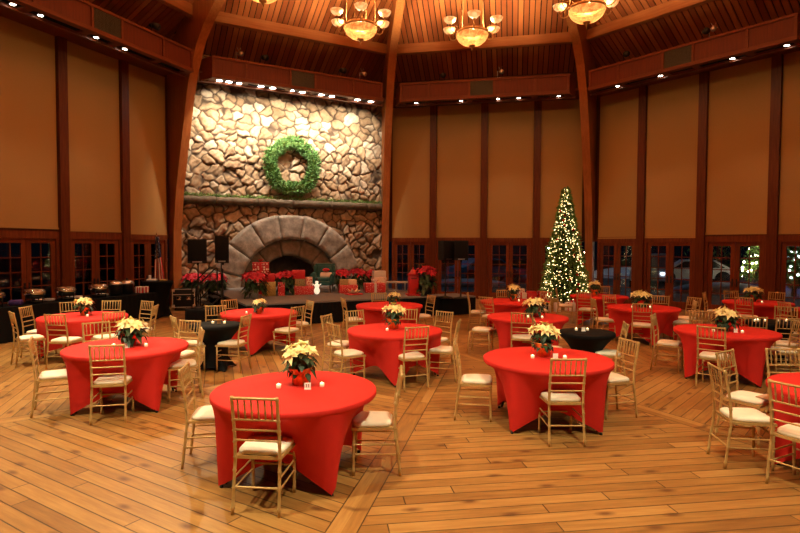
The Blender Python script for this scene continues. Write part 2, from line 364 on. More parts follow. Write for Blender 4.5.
# ---------------------------------------------------------------- roof
RZ, RSL = 9.66, .56
def roofz(rho): return RZ + RSL*(9.57-rho)
def make_ceiling():
    root = MB(); bk = MB()
    root_tone = []
    for k in range(9):
        P = 0.19; n = int(WALL/2/P)+1
        for i in range(-n, n+1):
            t0, t1 = i*P-.079, i*P+.079
            tm = max(abs(t0), abs(t1))
            r0 = tm/tan(pi/9)+.02
            if r0 > AP-.1: continue
            r1 = AP+.05
            a, b = W(k, t0, AP-r0, roofz(r0)), W(k, t1, AP-r0, roofz(r0))
            c, d = W(k, t1, AP-r1, roofz(r1)), W(k, t0, AP-r1, roofz(r1))
            U = Vector((0,0,.035)); root.add([a,b,c,d,a+U,b+U,c+U,d+U], [(0,3,2,1),(4,5,6,7),(0,1,5,4),(1,2,6,5),(2,3,7,6),(3,0,4,7)])
            root_tone += [random.random()*.8]*8
        a, b, c = W(k, 0, AP, roofz(0)+.05), W(k, -WALL/2-.05, -.15, roofz(AP+.15)+.05), W(k, WALL/2+.05, -.15, roofz(AP+.15)+.05)
        bk.add([a,b,c], [(0,1,2)])
    o = root.build('ceiling', M['ceil'], fix=False); struct(o)
    at = o.data.attributes.new('tone', 'FLOAT', 'POINT'); at.data.foreach_set('value', root_tone)
    b = bk.build('ceiling_backing', M['gapdark'], parent=o)
make_ceiling()
# ---------------------------------------------------------------- glulam arches, purlins
trim_n = [0]
def trimname(): trim_n[0] += 1; return 'trim_%d' % trim_n[0]
INN = [(11.50,0),(11.54,1.2),(11.50,2.6),(11.28,4.0),(10.92,5.4),(10.56,6.8),(10.28,7.6),(9.85,8.42),(9.35,8.95),(8.75,9.38),(8.0,9.78),(7.3,10.12),(5.5,11.05),(2.5,12.6),(.5,13.6)]
OUT = [(11.86,0),(11.86,1.2),(11.86,2.6),(11.86,4.0),(11.86,5.6),(11.86,7.0),(11.86,8.0),(11.8,8.72),(10.9,9.25),(10.0,9.75),(9.1,10.2),(8.2,10.7),(6.2,11.75),(3.1,13.4),(.5,14.75)]
for k in (-4,-3,-2,-1,0,1,2,3):
    h = hd(k)+pi/9; mb = MB(); w = .14; vs = []; n = len(INN)
    er = Vector((sin(h), cos(h), 0)); et = Vector((cos(h), -sin(h), 0)); c0 = Vector((CX, CY, 0))
    for (ri, zi), (ro, zo) in zip(INN, OUT):
        for r, z in ((ri, zi), (ro, zo)):
            for sgn in (-1, 1):
                vs.append(er*r+et*w*sgn+Vector((0,0,z)))
    fs = []
    for i in range(n-1):
        a, b = i*4, (i+1)*4
        fs += [(a, b, b+1, a+1), (a+2, a+3, b+3, b+2), (a, a+2, b+2, b), (a+1, b+1, b+3, a+3)]
    fs += [(0,1,3,2), ((n-1)*4, (n-1)*4+2, (n-1)*4+3, (n-1)*4+1)]
    mb.add(vs, fs); o = mb.build(trimname(), M['glulam'], loc=c0); struct(o)
    o['label'] = 'curved laminated timber arch rising from the wall corner'
for k in range(-4, 5):
    mb = MB(); ins = 1.5; L_ = 2*(AP-ins)*tan(pi/9)-.30
    mb.box((0,0,0), (L_, .22, .34)); o = mb.build(trimname(), M['purlin'], loc=W(k, 0, ins+.0, 9.49), rz=rotw(k)); struct(o); o['label'] = 'horizontal timber purlin under the sloping ceiling'
# ---------------------------------------------------------------- soffits
def make_soffit(k, bright=False):
    o = MB()
    H = 3.02; Z0, Z1 = 7.45, 8.13
    def P(t, i, z): return (t, i, z)           # local frame: x along wall, y = inset (towards room is negative y)
    # body: front board ring, top, ends
    fr = 1.84
    o.box((0, -fr+.02, (Z0+Z1)/2), (2*H, .04, Z1-Z0))
    o.box((0, -fr/2, Z1-.02), (2*H, fr, .04))
    for s in (-1, 1):
        o.add([(s*H,-fr,Z0),(s*(H+.30),-1.2,Z0),(s*(H+.30),-1.2,Z1),(s*H,-fr,Z1),(s*(H-.04),-fr+.04,Z0),(s*(H+.26),-1.2,Z0),(s*(H+.26),-1.2,Z1),(s*(H-.04),-fr+.04,Z1)], [(0,1,2,3),(7,6,5,4),(0,3,7,4),(1,5,6,2),(3,2,6,7),(0,4,5,1)])
    # frame mouldings on the front
    o.box((0, -fr-.02, Z0+.05), (2*H+.02, .05, .10)); o.box((0, -fr-.02, Z1-.035), (2*H+.02, .05, .07))
    ts = [-H+.04, -1.95, -.47, .42, 1.85, H-.04]
    for t in ts: o.box((t, -fr-.015, (Z0+Z1)/2), (.07, .04, Z1-Z0))
    # underside boards with slot
    o.box((0, -1.77, Z0+.02), (2*H, .16, .05)); 
    o.box((0, -.68, Z0+.27), (2*H+1.1, 1.36, .04))
    o.box((0, -1.36, Z0-.01), (2*H+.5, .10, .06))
    for t in ts: o.box((t, -1.55, Z0+.02), (.20, .32, .05))
    b = o.build(trimname(), M['wood_box'], loc=W(k, 0, 0), rz=rotw(k)); struct(b); b['label'] = 'boxed timber soffit high on the wall'
    p = MB()
    for a, c in zip(ts[:-1], ts[1:]):
        if abs((a+c)/2) < .1: continue
        p.box(((a+c)/2, -fr-.002, (Z0+Z1)/2+.02), (c-a-.08, .012, Z1-Z0-.2))
    p.build('panel', M['wood_panel'], parent=b)
    g = MB(); g.box((-.025, -fr-.004, (Z0+Z1)/2+.02), (.80, .02, .50))
    for i in range(20): g.box((-.41+i*.04, -fr-.018, (Z0+Z1)/2+.02), (.012, .012, .5))
    for i in range(12): g.box((-.025, -fr-.022, Z0+.12+i*.042), (.80, .010, .010))
    gg = g.build('vent_grille', M['grille'], parent=b)
    s = MB(); s.box((0, -1.55, Z0+.30), (2*H-.1, .30, .02)); s.box((0, -1.70, Z0+.17), (2*H-.1, .02, .26)); s.box((0, -1.40, Z0+.17), (2*H-.1, .02, .26))
    s.build('light_trough', M['slot'], parent=b)
for k in range(-4, 5): make_soffit(k)
# ---------------------------------------------------------------- walls with french doors and shades
door_n = [0]
def make_door(k, c, w):
    """double french door centred at t=c in an opening of width w"""
    door_n[0] += 1
    r = MB()
    hw = w/2
    for s in (-1, 1): r.box((s*(hw-.045), 0, 1.14), (.09, .14, 2.28))
    r.box((0, 0, 2.36), (w, .14, .20))
    root = r.build('door_%d' % door_n[0], M['wood_door'], loc=W(k, c, .0), rz=rotw(k)); struct(root)
    lw = hw-.10
    for s in (-1, 1):
        cx = s*(lw/2+.006); lf = MB(); st = .125
        g0, g1 = cx-lw/2+st, cx+lw/2-st
        lf.box((cx-lw/2+st/2, 0, 1.14), (st, .05, 2.24)); lf.box((cx+lw/2-st/2, 0, 1.14), (st, .05, 2.24))
        lf.box((cx, 0, .145), (lw-2*st, .05, .25)); lf.box((cx, 0, 2.20), (lw-2*st, .05, .12))
        for i in range(1, 5): lf.box(((g0+g1)/2, 0, .27+i*(2.14-.27)/5), (g1-g0, .035, .024))
        lf.box(((g0+g1)/2, 0, 1.205), (.024, .035, 1.87))
        l = lf.build('leaf', M['wood_door'], parent=root)
        g = MB(); g.box(((g0+g1)/2, .0, 1.205), (g1-g0, .008, 1.87)); g.build('glass', M['glass'], parent=l)
        hdl = MB(); hx = s*(.06); hdl.box((hx, -.03, 1.0), (.04, .02, .24)); hdl.tube([(hx,-.04,1.02),(hx,-.075,1.02),(hx+s*.09,-.075,1.02)], .009, 6)
        hdl.build('handle', M['blackmetal'], parent=l)
names = {-3:'wall_far_left', -2:'wall_left', -1:'wall_fireplace', 0:'wall_back', 1:'wall_right', 2:'wall_far_right', 3:'wall_front_right', 4:'wall_front', 5:'wall_front_left'}
shadeword = {-2:'left wall', 0:'wall behind the speakers', 1:'wall of lit right-hand windows', -3:'far left wall', 2:'far right wall'}
ordw = ['first', 'second', 'third', 'fourth']
shade_zb = {(-2,0):2.58,(-2,1):2.54,(-2,2):2.50,(-2,3):2.46,(0,0):2.46,(0,1):2.47,(0,2):2.46,(0,3):2.47,(1,0):2.42,(1,1):2.43,(1,2):2.52,(1,3):2.51}
for k, nm in names.items():
    kk = k if k < 5 else -4
    if k == -1: continue
    wb = MB(); wb.box((0, .12, (2.30+8.75)/2), (WALL+.1, .12, 8.75-2.30))
    if k >= 3 or k == 5: wb.box((0, .12, 1.15), (WALL+.1, .12, 2.3))
    o = wb.build(nm, M['wallwood'], loc=W(kk, 0, 0), rz=rotw(kk)); struct(o)
    if k >= 3: continue
    for j in range(5):
        t = (j-2)*WALL/4; wpost = .26
        if j in (0, 4): continue
        pb = MB(); pb.box((0, -.04, 3.845), (wpost, .24, 7.69)); 
        pb.box((0, -.02, .08), (wpost+.03, .26, .16))
        p = pb.build(trimname(), M['wood_post'], loc=W(k, t, 0), rz=rotw(k)); struct(p)
    hb = MB(); hb.box((0, .02, 2.50), (WALL-.6, .10, .10)); p = hb.build(trimname(), M['wood_post'], loc=W(k, 0, 0), rz=rotw(k)); struct(p)
    for j in range(4):
        c = (j-1.5)*WALL/4; w = WALL/4-.26
        if j == 0: c += .10; w -= .2
        if j == 3: c -= .10; w -= .2
        make_door(k, c, w)
        zb = shade_zb.get((k, j), 2.48)
        side = 'from the fireplace' if k in (-2, 0) else 'from the tree'
        n_ = (3-j) if k == -2 else j
        rt = empty('window_shade', W(k, c, .05), rotw(k), 'tan shade, %s, %s panel %s' % (shadeword[k], ordw[n_], side), 'window shade', 'drawn tan window shades')
        f = MB(); nx = 10; vs = []; fs = []
        for a in range(nx+1):
            x = -w/2+.01+(w-.02)*a/nx
            for b in range(3): vs.append((x, -.012*sin(a*1.7+j)*(1-b/2)*.6, zb+(7.69-zb)*b/2))
        for a in range(nx):
            for b in range(2): fs.append((a*3+b, (a+1)*3+b, (a+1)*3+b+1, a*3+b+1))
        f.add(vs, fs, True); f.build('fabric', M['shade'], parent=rt)
        bb = MB(); bb.box((0, -.01, zb), (w-.02, .03, .05)); bb.build('bottom_bar', M['shade'], parent=rt)
# ---------------------------------------------------------------- stone wall
def voronoi(n_u, n_v, u0, u1, v0, v1, sp):
    us = np.linspace(u0, u1, n_u); vs = np.linspace(v0, v1, n_v)
    U, V = np.meshgrid(us, vs)
    pu, pv = [], []
    x = u0-sp
    while x < u1+sp:
        y = v0-sp
        while y < v1+sp:
            if random.random() < .84:
                pu.append(x+random.uniform(-.55, .55)*sp); pv.append(y+random.uniform(-.55, .55)*sp*.9)
            if random.random() < .16:
                pu.append(x+random.uniform(-.5, .5)*sp); pv.append(y+random.uniform(-.5, .5)*sp)
            y += sp*.82
        x += sp
    pu, pv = np.array(pu), np.array(pv)
    Uw = U + .025*np.sin(V*9+U*3)+.02*np.sin(V*23+1); Vw = V+.025*np.sin(U*8+V*4)+.02*np.sin(U*21)
    X = Uw.ravel(); Y = Vw.ravel(); d1 = np.empty(len(X)); d2 = np.empty(len(X)); idx = np.empty(len(X), int)
    for s in range(0, len(X), 4000):
        D = np.hypot(X[s:s+4000, None]-pu[None], (Y[s:s+4000, None]-pv[None])*1.15)
        p_ = np.partition(D, 1, axis=1); d1[s:s+4000] = p_[:, 0]; d2[s:s+4000] = p_[:, 1]; idx[s:s+4000] = D.argmin(1)
    N_ = len(pu); tone = rng.random(N_); hgt = rng.uniform(.05, .14, N_); tx = rng.uniform(-.09, .09, N_); ty = rng.uniform(-.12, .12, N_)
    e = (d2-d1)
    s = np.clip(e/.17, 0, 1); s = np.sqrt(1-(1-s)**2)
    lump = .012*np.sin(X*17+Y*11)+.010*np.sin(X*29-Y*23)
    h = s*(hgt[idx]+tx[idx]*(X-pu[idx])+ty[idx]*(Y-pv[idx])+lump)
    mort = np.clip(1.3-e/.050, 0, 1)
    return U, V, h.reshape(U.shape), tone[idx], mort
def stone_wall():
    nu, nv = 300, 290
    U, V, h, tone, mort = voronoi(nu, nv, -WALL/2, WALL/2, 0, 8.7, .385)
    h = h + np.where(V < 3.6, .08, 0)
    co = np.stack([U.ravel(), -h.ravel(), V.ravel()], 1)
    I = np.arange(nu*nv).reshape(nv, nu)
    q = np.stack([I[:-1, :-1], I[:-1, 1:], I[1:, 1:], I[1:, :-1]], -1).reshape(-1, 4)
    cu = U.ravel()[q].mean(1); cv = V.ravel()[q].mean(1)
    q = q[~((np.hypot(cu+.0, cv-.45) < 1.45) | ((abs(cu) < 1.45) & (cv < .45)))]
    me = bpy.data.meshes.new('wall_fireplace'); me.from_pydata(co.tolist(), [], q.tolist())
    a = me.attributes.new('tone', 'FLOAT', 'POINT'); a.data.foreach_set('value', tone.astype('f'))
    a = me.attributes.new('mortar', 'FLOAT', 'POINT'); a.data.foreach_set('value', mort.astype('f'))
    me.materials.append(M['stone']); me.polygons.foreach_set('use_smooth', [True]*len(me.polygons))
    o = bpy.data.objects.new('wall_fireplace', me); COL.objects.link(o); struct(o); o.location = W(-1, 0, 0); o.rotation_euler.z = rotw(-1)
    o['label'] = 'fieldstone chimney wall lit from above'
stone_wall()
def arch_ring(name, r0, r1, y_front, y_back, nblk, m, parent, zc=.45):
    mb = MB()
    for b in range(nblk):
        a0 = -pi*.03+(pi*1.06)*b/nblk+.004; a1 = -pi*.03+(pi*1.06)*(b+1)/nblk-.004
        na, nr = 8, 7; jf = random.uniform(-.025, .025); j0 = random.uniform(-.03, .03); j1 = random.uniform(-.03, .03)
        vs = []; fs = []
        for layer in (0, 1):
            for i in range(na+1):
                a = a0+(a1-a0)*i/na
                for j in range(nr+1):
                    r = r0+j0+(r1+j1-r0-j0)*j/nr
                    ed = min(i, na-i, j, nr-j); y = (y_front+jf+(.012 if ed == 0 else 0)+random.uniform(-.022, .022)) if layer == 0 else y_back
                    vs.append((cos(a)*r, y, zc+sin(a)*r))
        n1 = (na+1)*(nr+1)
        for i in range(na):
            for j in range(nr):
                q = i*(nr+1)+j; fs.append((q, q+1, q+nr+2, q+nr+1))
        for i in range(na):
            for j in (0, nr):
                q = i*(nr+1)+j; fs.append((q, q+nr+1, q+nr+1+n1, q+n1))
        for j in range(nr):
            for i in (0, na):
                q = i*(nr+1)+j; fs.append((q, q+1, q+1+n1, q+n1))
        mb.add(vs, fs, True)
    return mb.build(name, m, parent)
fp = empty('fireplace', W(-1, 0, 0), rotw(-1), 'grey stone arched fireplace built into the fieldstone wall', 'fireplace')
arch_ring('outer_arch', 1.90, 2.80, -.42, .05, 9, M['archstone'], fp)
arch_ring('inner_arch', 1.30, 1.92, -.26, .35, 7, M['archstone2'], fp)
fb = MB(); fb.box((0, 1.0, 1.3), (3.2, .1, 2.6)); fb.box((-1.5, .55, 1.3), (.1, .9, 2.6)); fb.box((1.5, .55, 1.3), (.1, .9, 2.6)); fb.box((0, .55, 2.35), (3.1, .9, .1)); fb.box((0, .5, .3), (3.1, 1, .1))
fb.build('firebox', M['soot'], fp)
mt = MB(); t = -3.95
while t < 3.9:
    l = random.uniform(1.2, 1.7); l = min(l, 3.98-t); n = 14; vs = []; fs = []
    for i in range(n+1):
        x = t+.01+(l-.02)*i/n
        sec = [(0, 3.52), (-.30, 3.53), (-.38, 3.60), (-.40, 3.70), (-.36, 3.79), (0, 3.80)]
        vs += [(x, y+random.uniform(-.02, .02)*(y < 0), z+random.uniform(-.02, .02)) for y, z in sec]
    for i in range(n):
        for j in range(5): fs.append((i*6+j, i*6+j+1, (i+1)*6+j+1, (i+1)*6+j))
    fs += [tuple(range(6)), tuple(n*6+j for j in range(5, -1, -1))]
    mt.add(vs, fs, True); t += l
mt.build('mantel', M['mantelstone'], fp)
# garland on mantel
def foliage_strip(name, pts_fn, count, l, w, m, parent=None, loc=None, rz=0):
    mb = MB()
    for i in range(count):
        p, d, up = pts_fn(i); mb.leaf(p, d, up, l*random.uniform(.7, 1.3), w*random.uniform(.7, 1.3))
    return mb.build(name, m, parent, loc, rz, fix=False)
def rv(a=1): return Vector((random.uniform(-a, a), random.uniform(-a, a), random.uniform(-a, a)))
g = foliage_strip('mantel_garland', lambda i: (Vector((random.uniform(-3.9, 3.9), random.gauss(-.22, .05), 3.80+abs(random.gauss(0, .035)))), rv()+Vector((0,0,.3)), rv()), 3600, .09, .022, M['pine'], None, W(-1, 0, 0), rotw(-1))
tag(g, 'thin green garland lying along the stone mantel', 'garland', kind='thing')
def wr_pt(i):
    a = random.uniform(0, 2*pi); q = random.uniform(0, 2*pi); rr = .225*sqrt(random.random())
    R = .85+rr*cos(q)+.03*sin(a*5); y = rr*sin(q)*.75
    p = Vector((cos(a)*R, y-.25, sin(a)*R)); nrm = Vector((cos(a)*cos(q), sin(q), sin(a)*cos(q)))
    return p, nrm+rv(.8), rv()
wr = foliage_strip('wreath', wr_pt, 5200, .11, .045, M['wreath'], None, W(-1, .10, 0, 5.05), rotw(-1))
tag(wr, 'large round green wreath hung on the lit stone wall', 'wreath')
rg = MB(); rg.tube([(cos(2*pi*i/32)*.82, -.2, sin(2*pi*i/32)*.82) for i in range(33)], .12, 8, caps=False); rg.build('wreath_frame', M['pine'], wr)
# ---------------------------------------------------------------- lights: soffit spots
def spot(loc, target, e, size=60, blend=.6, col=(1, .80, .55), r=.04):
    d = bpy.data.lights.new('spot', 'SPOT'); d.energy = e; d.spot_size = radians(size); d.spot_blend = blend; d.color = col; d.shadow_soft_size = r
    o = bpy.data.objects.new('spot_lamp', d); COL.objects.link(o); o.location = loc
    o.rotation_euler = (Vector(target)-Vector(loc)).to_track_quat('-Z', 'Y').to_euler(); return o
def can_light(k, t, label, group, e, tgt, size=70, strength=None):
    r = empty('spotlight', W(k, t, 1.55, 7.47), rotw(k), label, 'spotlight', group)
    b = MB(); b.lathe([(.03, .16), (.065, .12), (.075, 0), (.06, -.01)], n=14, caps=True); b.build('housing', M['blackmetal'], r)
    q_ = .10 if k == -1 else .06
    l = MB(); l.lathe([(q_, -.012), (.001, -.022)], n=14); l.build('lamp_lens', M['lens'], r)
    if e: 
        s = spot(W(k, t, 1.55, 7.37), tgt, e, size, col=(1, .84, .62))
WT = (1, .86, .66)
slots = {-2:[-2.23,-1.59,-.12,.77], 0:[-2.47,-.79,.56,1.3,2.69], 1:[-2.13,-.68,1.38,2.7]}
wn_ = {-2:'left wall soffit', 0:'soffit above the speaker doors', 1:'soffit on the right-hand wall'}
for k, ts in slots.items():
    for i, t in enumerate(ts):
        can_light(k, t, 'small lit spotlight in the %s, number %s from its left end' % (wn_[k], ['one', 'two', 'three', 'four', 'five'][i]), 'small spotlights in soffit slots', 22, W(k, t*1.0, .9, 0), 60)
fps = [-2.75, -2.45, -2.1, -1.4, -1.0, -.35, .05, .75, 1.15, 1.85, 2.15, 2.7]
for i, t in enumerate(fps):
    can_light(-1, t, 'bright spotlight washing the stone wall, %s along the slot' % ['first','second','third','fourth','fifth','sixth','seventh','eighth','ninth','tenth','eleventh','twelfth'][i], 'wall washing spotlights over the fireplace', 135 if -2.9 < t < 2.5 else 90, W(-1, t*1.05, .0, 6.4 if i % 2 else 5.2), 84)
# ---------------------------------------------------------------- chandeliers
def make_chandelier():
    r = empty('chandelier', (0,0,0))
    b = MB(); b.lathe([(.03, 0), (.14, .02), (.27, .07), (.37, .15), (.43, .25), (.44, .31), (.425, .31), (.415, .25), (.355, .165), (.26, .085), (.13, .04), (.01, .03)], n=36, caps=False); b.build('bowl', M['bowl'], r)
    f = MB(); f.lathe([(.004, -.16), (.012, -.13), (.008, -.10), (.02, -.06), (.05, -.02), (.095, .0), (.10, .02), (.02, .035)], n=14); f.build('finial', M['brass'], r)
    rim = MB(); rim.lathe([(.44, .31), (.47, .32), (.46, .37), (.40, .41), (.39, .39), (.43, .35)], n=36, caps=False)
    for i in range(18): a = 2*pi*i/18; rim.tube([(cos(a)*.42, sin(a)*.42, .38), (cos(a)*.45, sin(a)*.45, .46)], [.018, .006], 5)
    rim.build('crown_ring', M['brass'], r)
    for i in range(6):
        a = 2*pi*i/6+.26; c, s = cos(a), sin(a)
        am = MB(); am.tube([(c*x, s*x, z) for x, z in ((.42, .36), (.50, .29), (.60, .27), (.69, .33), (.72, .45))], .014, 6); am.tube([(c*x, s*x, z) for x, z in ((.44, .38), (.52, .47), (.60, .42), (.56, .34))], .008, 5)
        am.lathe([(.01, .42), (.05, .45), (.012, .48)], (c*.72, s*.72, 0), 10); amo = am.build('arm', M['brass'], r)
        cp = MB(); cp.lathe([(.02, .46), (.09, .48), (.145, .53), (.175, .60), (.165, .60), (.135, .54), (.08, .495), (.01, .475)], (c*.72, s*.72, .02), 20, caps=False); cp.build('cup_shade', M['cup'], amo)
    for i in range(4):
        a = 2*pi*i/4+.4; ch = MB(); x0, y0 = cos(a)*.42, sin(a)*.42; n = 44
        for j in range(n):
            z0 = .45+j*.085; q = 1-(j/n)*.25
            ch.box((x0*q, y0*q, z0+.05), (.018 if j % 2 else .007, .007 if j % 2 else .018, .080))
        ch.build('chain', M['brass'], r)
    cn = MB(); cn.lathe([(.46*.8, 4.2), (.42, 4.3), (.10, 4.4), (.10, 4.9)], n=16); cn.build('ceiling_canopy', M['brass'], r)
    return r
CHZ = 7.62
ch0 = None
chl = {-2:'hanging chandelier cut off by the picture top, nearest the left windows', -1:'lit alabaster chandelier hanging in front of the stone wall', 0:'lit alabaster chandelier hanging between two timber arches, over the speaker doors', 1:'lit alabaster chandelier hanging in front of the arch by the Christmas tree', 2:'alabaster chandelier over the right side', 3:'alabaster chandelier above the camera side, right', 4:'alabaster chandelier above the camera side', -3:'alabaster chandelier over the left side', -4:'alabaster chandelier above the camera side, left'}
for k in range(-4, 5):
    h = hd(k); x, y = CX+sin(h)*4.5, CY+cos(h)*4.5
    if ch0 is None: ch0 = make_chandelier(); c = ch0
    else: c = copy_tree(ch0)
    c.location = (x, y, CHZ); c.rotation_euler.z = k*.9+.2; tag(c, chl[k], 'chandelier', 'alabaster chandeliers under the ceiling')
    d = bpy.data.lights.new('bowl_light', 'POINT'); d.energy = 640; d.color = (1, .80, .48); d.shadow_soft_size = .06
    o = bpy.data.objects.new('bowl_lamp', d); COL.objects.link(o); o.location = (x, y, CHZ+.27)
# ---------------------------------------------------------------- fixtures on top of the soffits
def stage_lamp(k, t, kind, label):
    r = empty('stage_light', W(k, t, 1.75, 8.13), rotw(k)+.3, label, 'stage light', 'dark stage lights on top of the soffits')
    b = MB(); b.box((0, 0, .01), (.2, .14, .02)); b.tube([(-.12,0,.02),(-.12,0,.26),(.12,0,.26),(.12,0,.02)], .012, 6); b.build('yoke', M['blackmetal'] if kind else M['steel'], r)
    h = MB(); h.tube([(0, .12, .26), (0, 0, .24), (0, -.16, .19)], [.05, .09, .10] if kind else [.03, .06, .08], 12); h.build('housing', M['blackmetal'] if kind else M['steel'], r)
    if not kind:
        a = MB(); a.tube([(0, 0, .26), (-.08, 0, .42)], .008, 5); a.tube([(0,0,.26),(.05,0,.44)], .006, 5); a.build('antenna', M['steel'], r)
for k, t, kind, lb in [(-1,-2.15,0,'small silver fixture on the fireplace soffit, end by the left windows'),(-1,-1.35,1,'black stage light on the fireplace soffit, nearer the left windows'),(-1,1.45,1,'black stage light on the fireplace soffit, nearer the middle arch'),(-1,2.25,0,'small silver fixture on the fireplace soffit, end by the middle arch'),
        (0,-1.45,1,'black stage light on the soffit over the speaker doors'),(0,.65,0,'small silver fixture on the soffit over the speaker doors'),(1,-1.7,1,'black fixture on the right-hand soffit, end by the tree'),(1,.95,0,'silver fixture on the right-hand soffit'),(1,.75,1,'black stage light beside the silver fixture on the right-hand soffit'),(-2,1.6,1,'black fixture on top of the left soffit')]:
    stage_lamp(k, t, kind, lb)
# warm pools of light from those fixtures
LB = (1, .85, .54)
def pool(k, t, tgt, e, size): spot(W(k, t, 1.98, 8.36), (tgt[0], tgt[1], 0), e, size, 1., LB, .10)
pool(-2, 1.6, (-4.5, 7.5), 420, 60)
# house lights added out of view to brighten the near floor and tables
def fill(k, t, tgt, e, size, lb):
    r = empty('added_fill_light', W(k, t, 1.95, 7.40), rotw(k), lb, 'house light', 'house lights added on the near walls'); b = MB(); b.lathe([(.05,.22),(.11,.18),(.13,.0),(.12,-.01)], n=14); b.build('housing', M['blackmetal'], r)
    l = MB(); l.lathe([(.11,-.012),(.001,-.02)], n=14); l.build('lamp_lens', M['lens'], r)
    spot(W(k, t, 1.95, 7.34), (tgt[0], tgt[1], 0), e, size, 1., LB, .22)
fill(4, 0.5, (.8, 4.5), 620, 120, 'house light added above the camera, right')
fill(-4, 0, (-2.0, 5.5), 700, 120, 'house light added above the camera, left')
fill(-3, 1.0, (-5.2, 9.2), 950, 80, 'house light added on the far left wall')
fill(3, 0, (4.0, 7.5), 230, 120, 'house light added on the near right wall')
# ---------------------------------------------------------------- round tables
def cover(R, H, Rc, ang, hem, mid, m, name, parent, waist=None):
    mb = MB(); n = 72; L = 14; vs = []; fs = []
    mb.lathe([(.001, H), (R*.5, H), (R*.985, H), (R, H-.012), (R*1.0, H-.045), (R*.985, H-.06)], n=n, caps=False)
    vs = []; fs = []
    for j in range(n):
        a = 2*pi*j/n; q = (a-ang+pi/4) % (pi/2)-pi/4       # offset from the nearest foot
        sq = cos(pi/4)/cos(pi/4-abs(q))                       # square between feet, 1 at foot
        c_ = abs(q)/(pi/4)
        rb = Rc*(sq*(1-.20*sin(c_*pi/2)**2)); 
        zb = hem*(1-(1-c_)**2)**.9
        for i in range(L+1):
            s = i/L; z = H-.05-(H-.05-zb)*s
            e = s**(.85-.35*c_) if waist is None else None
            if waist is None: r = R*.99+(rb-R*.99)*e
            else:
                u = s
                r = waist+(R*.99-waist)*(1-u)**2.8+(rb-waist)*u**4
            vs.append((cos(a)*r, sin(a)*r, z))
    for j in range(n):
        for i in range(L):
            a0 = j*(L+1)+i; a1 = ((j+1) % n)*(L+1)+i; fs.append((a0, a1, a1+1, a0+1))
    mb.add(vs, fs, True)
    return mb.build(name, m, parent, fix=False)
TABLES = [  # id, x, y, foot angle, label
 ('T1',-.98,5.14,-54,'nearest whole round red table, with a numbered card and two candles'),
 ('T2',1.78,6.62,-47,'round red table just in front of the small two-candle black table'),
 ('T3',-3.62,7.29,-36,'round red table second out from the buffet, in front of the pale-topped one'),
 ('T4',-5.98,10.4,-60,'round red table closest to the black buffet'),
 ('T5',-2.84,11.12,-88,'round red table beside the black table at the left end of the stage'),
 ('T6',-.24,12.56,-70,'round red table right against the stage skirt, below the red mailbox'),
 ('T7',-.08,8.86,-88,'round red table midway between the nearest table and the stage'),
 ('T8',2.74,13.57,-60,'round red table next to the black speaker platform'),
 ('T9',2.45,10.56,-55,'round red table directly behind the small two-candle black table'),
 ('T10',5.45,15.09,-65,'round red table closest to the Christmas tree'),
 ('T11',5.43,12.27,-95,'round red table one nearer than the Christmas tree table'),
 ('T12',5.27,8.89,-79,'round red table with card and bushy poinsettia, behind the cut-off table'),
 ('T13',8.80,13.55,-70,'far round red table under the right-hand windows with poinsettia'),
 ('T14',9.40,11.80,-60,'bare round red table cut off by the right edge, far back'),
 ('T15',4.36,5.15,-100,'round red table in the foreground cut off by the right edge')]
TC = {}
for id_, x, y, a, lb in TABLES:
    TC[id_] = (x, y)
    r = empty('round_table', (x, y, 0), 0, lb, 'table', 'round tables in red stretch covers')
    cover(.762, .76, .735, radians(a), .23, None, M['red'], 'stretch_cover', r)
    for i in range(4):
        q = radians(a+90*i); f = MB(); f.lathe([(.018, 0), (.018, .012), (.014, .02)], (cos(q)*.70, sin(q)*.70, 0), 8); f.tube([(cos(q)*.66, sin(q)*.66, .02), (cos(q)*.45, sin(q)*.45, .70)], .014, 6); f.build('leg', M['blackmetal'], r)
BT = [('B1',-3.13,9.38,'small black cocktail table before the left end of the stage'),('B2',2.95,8.67,'small black cocktail table with two lit candles, among red tables'),('B3',6.75,9.95,'small black cocktail table with a row of candles, by the right edge')]
for id_, x, y, lb in BT:
    TC[id_] = (x, y)
    r = empty('cocktail_table', (x, y, 0), 0, lb, 'table', 'low round tables in black stretch covers')
    cover(.43, .76, .36, radians(-50), .05, None, M['black'], 'stretch_cover', r, waist=.15)
    for i in range(4):
        q = radians(-50+90*i); f = MB(); f.lathe([(.022, 0), (.022, .02)], (cos(q)*.335, sin(q)*.335, 0), 8); f.build('foot', M['blackmetal'], r)
# tall table by the buffet
r = empty('cocktail_table', W(-2, 1.64, 1.75), 0, 'tall black draped cocktail table at the end of the buffet', 'table')
cover(.42, 1.06, .40, radians(-70), .04, None, M['black'], 'stretch_cover', r, waist=.26)
TALL = W(-2, 1.64, 1.75)
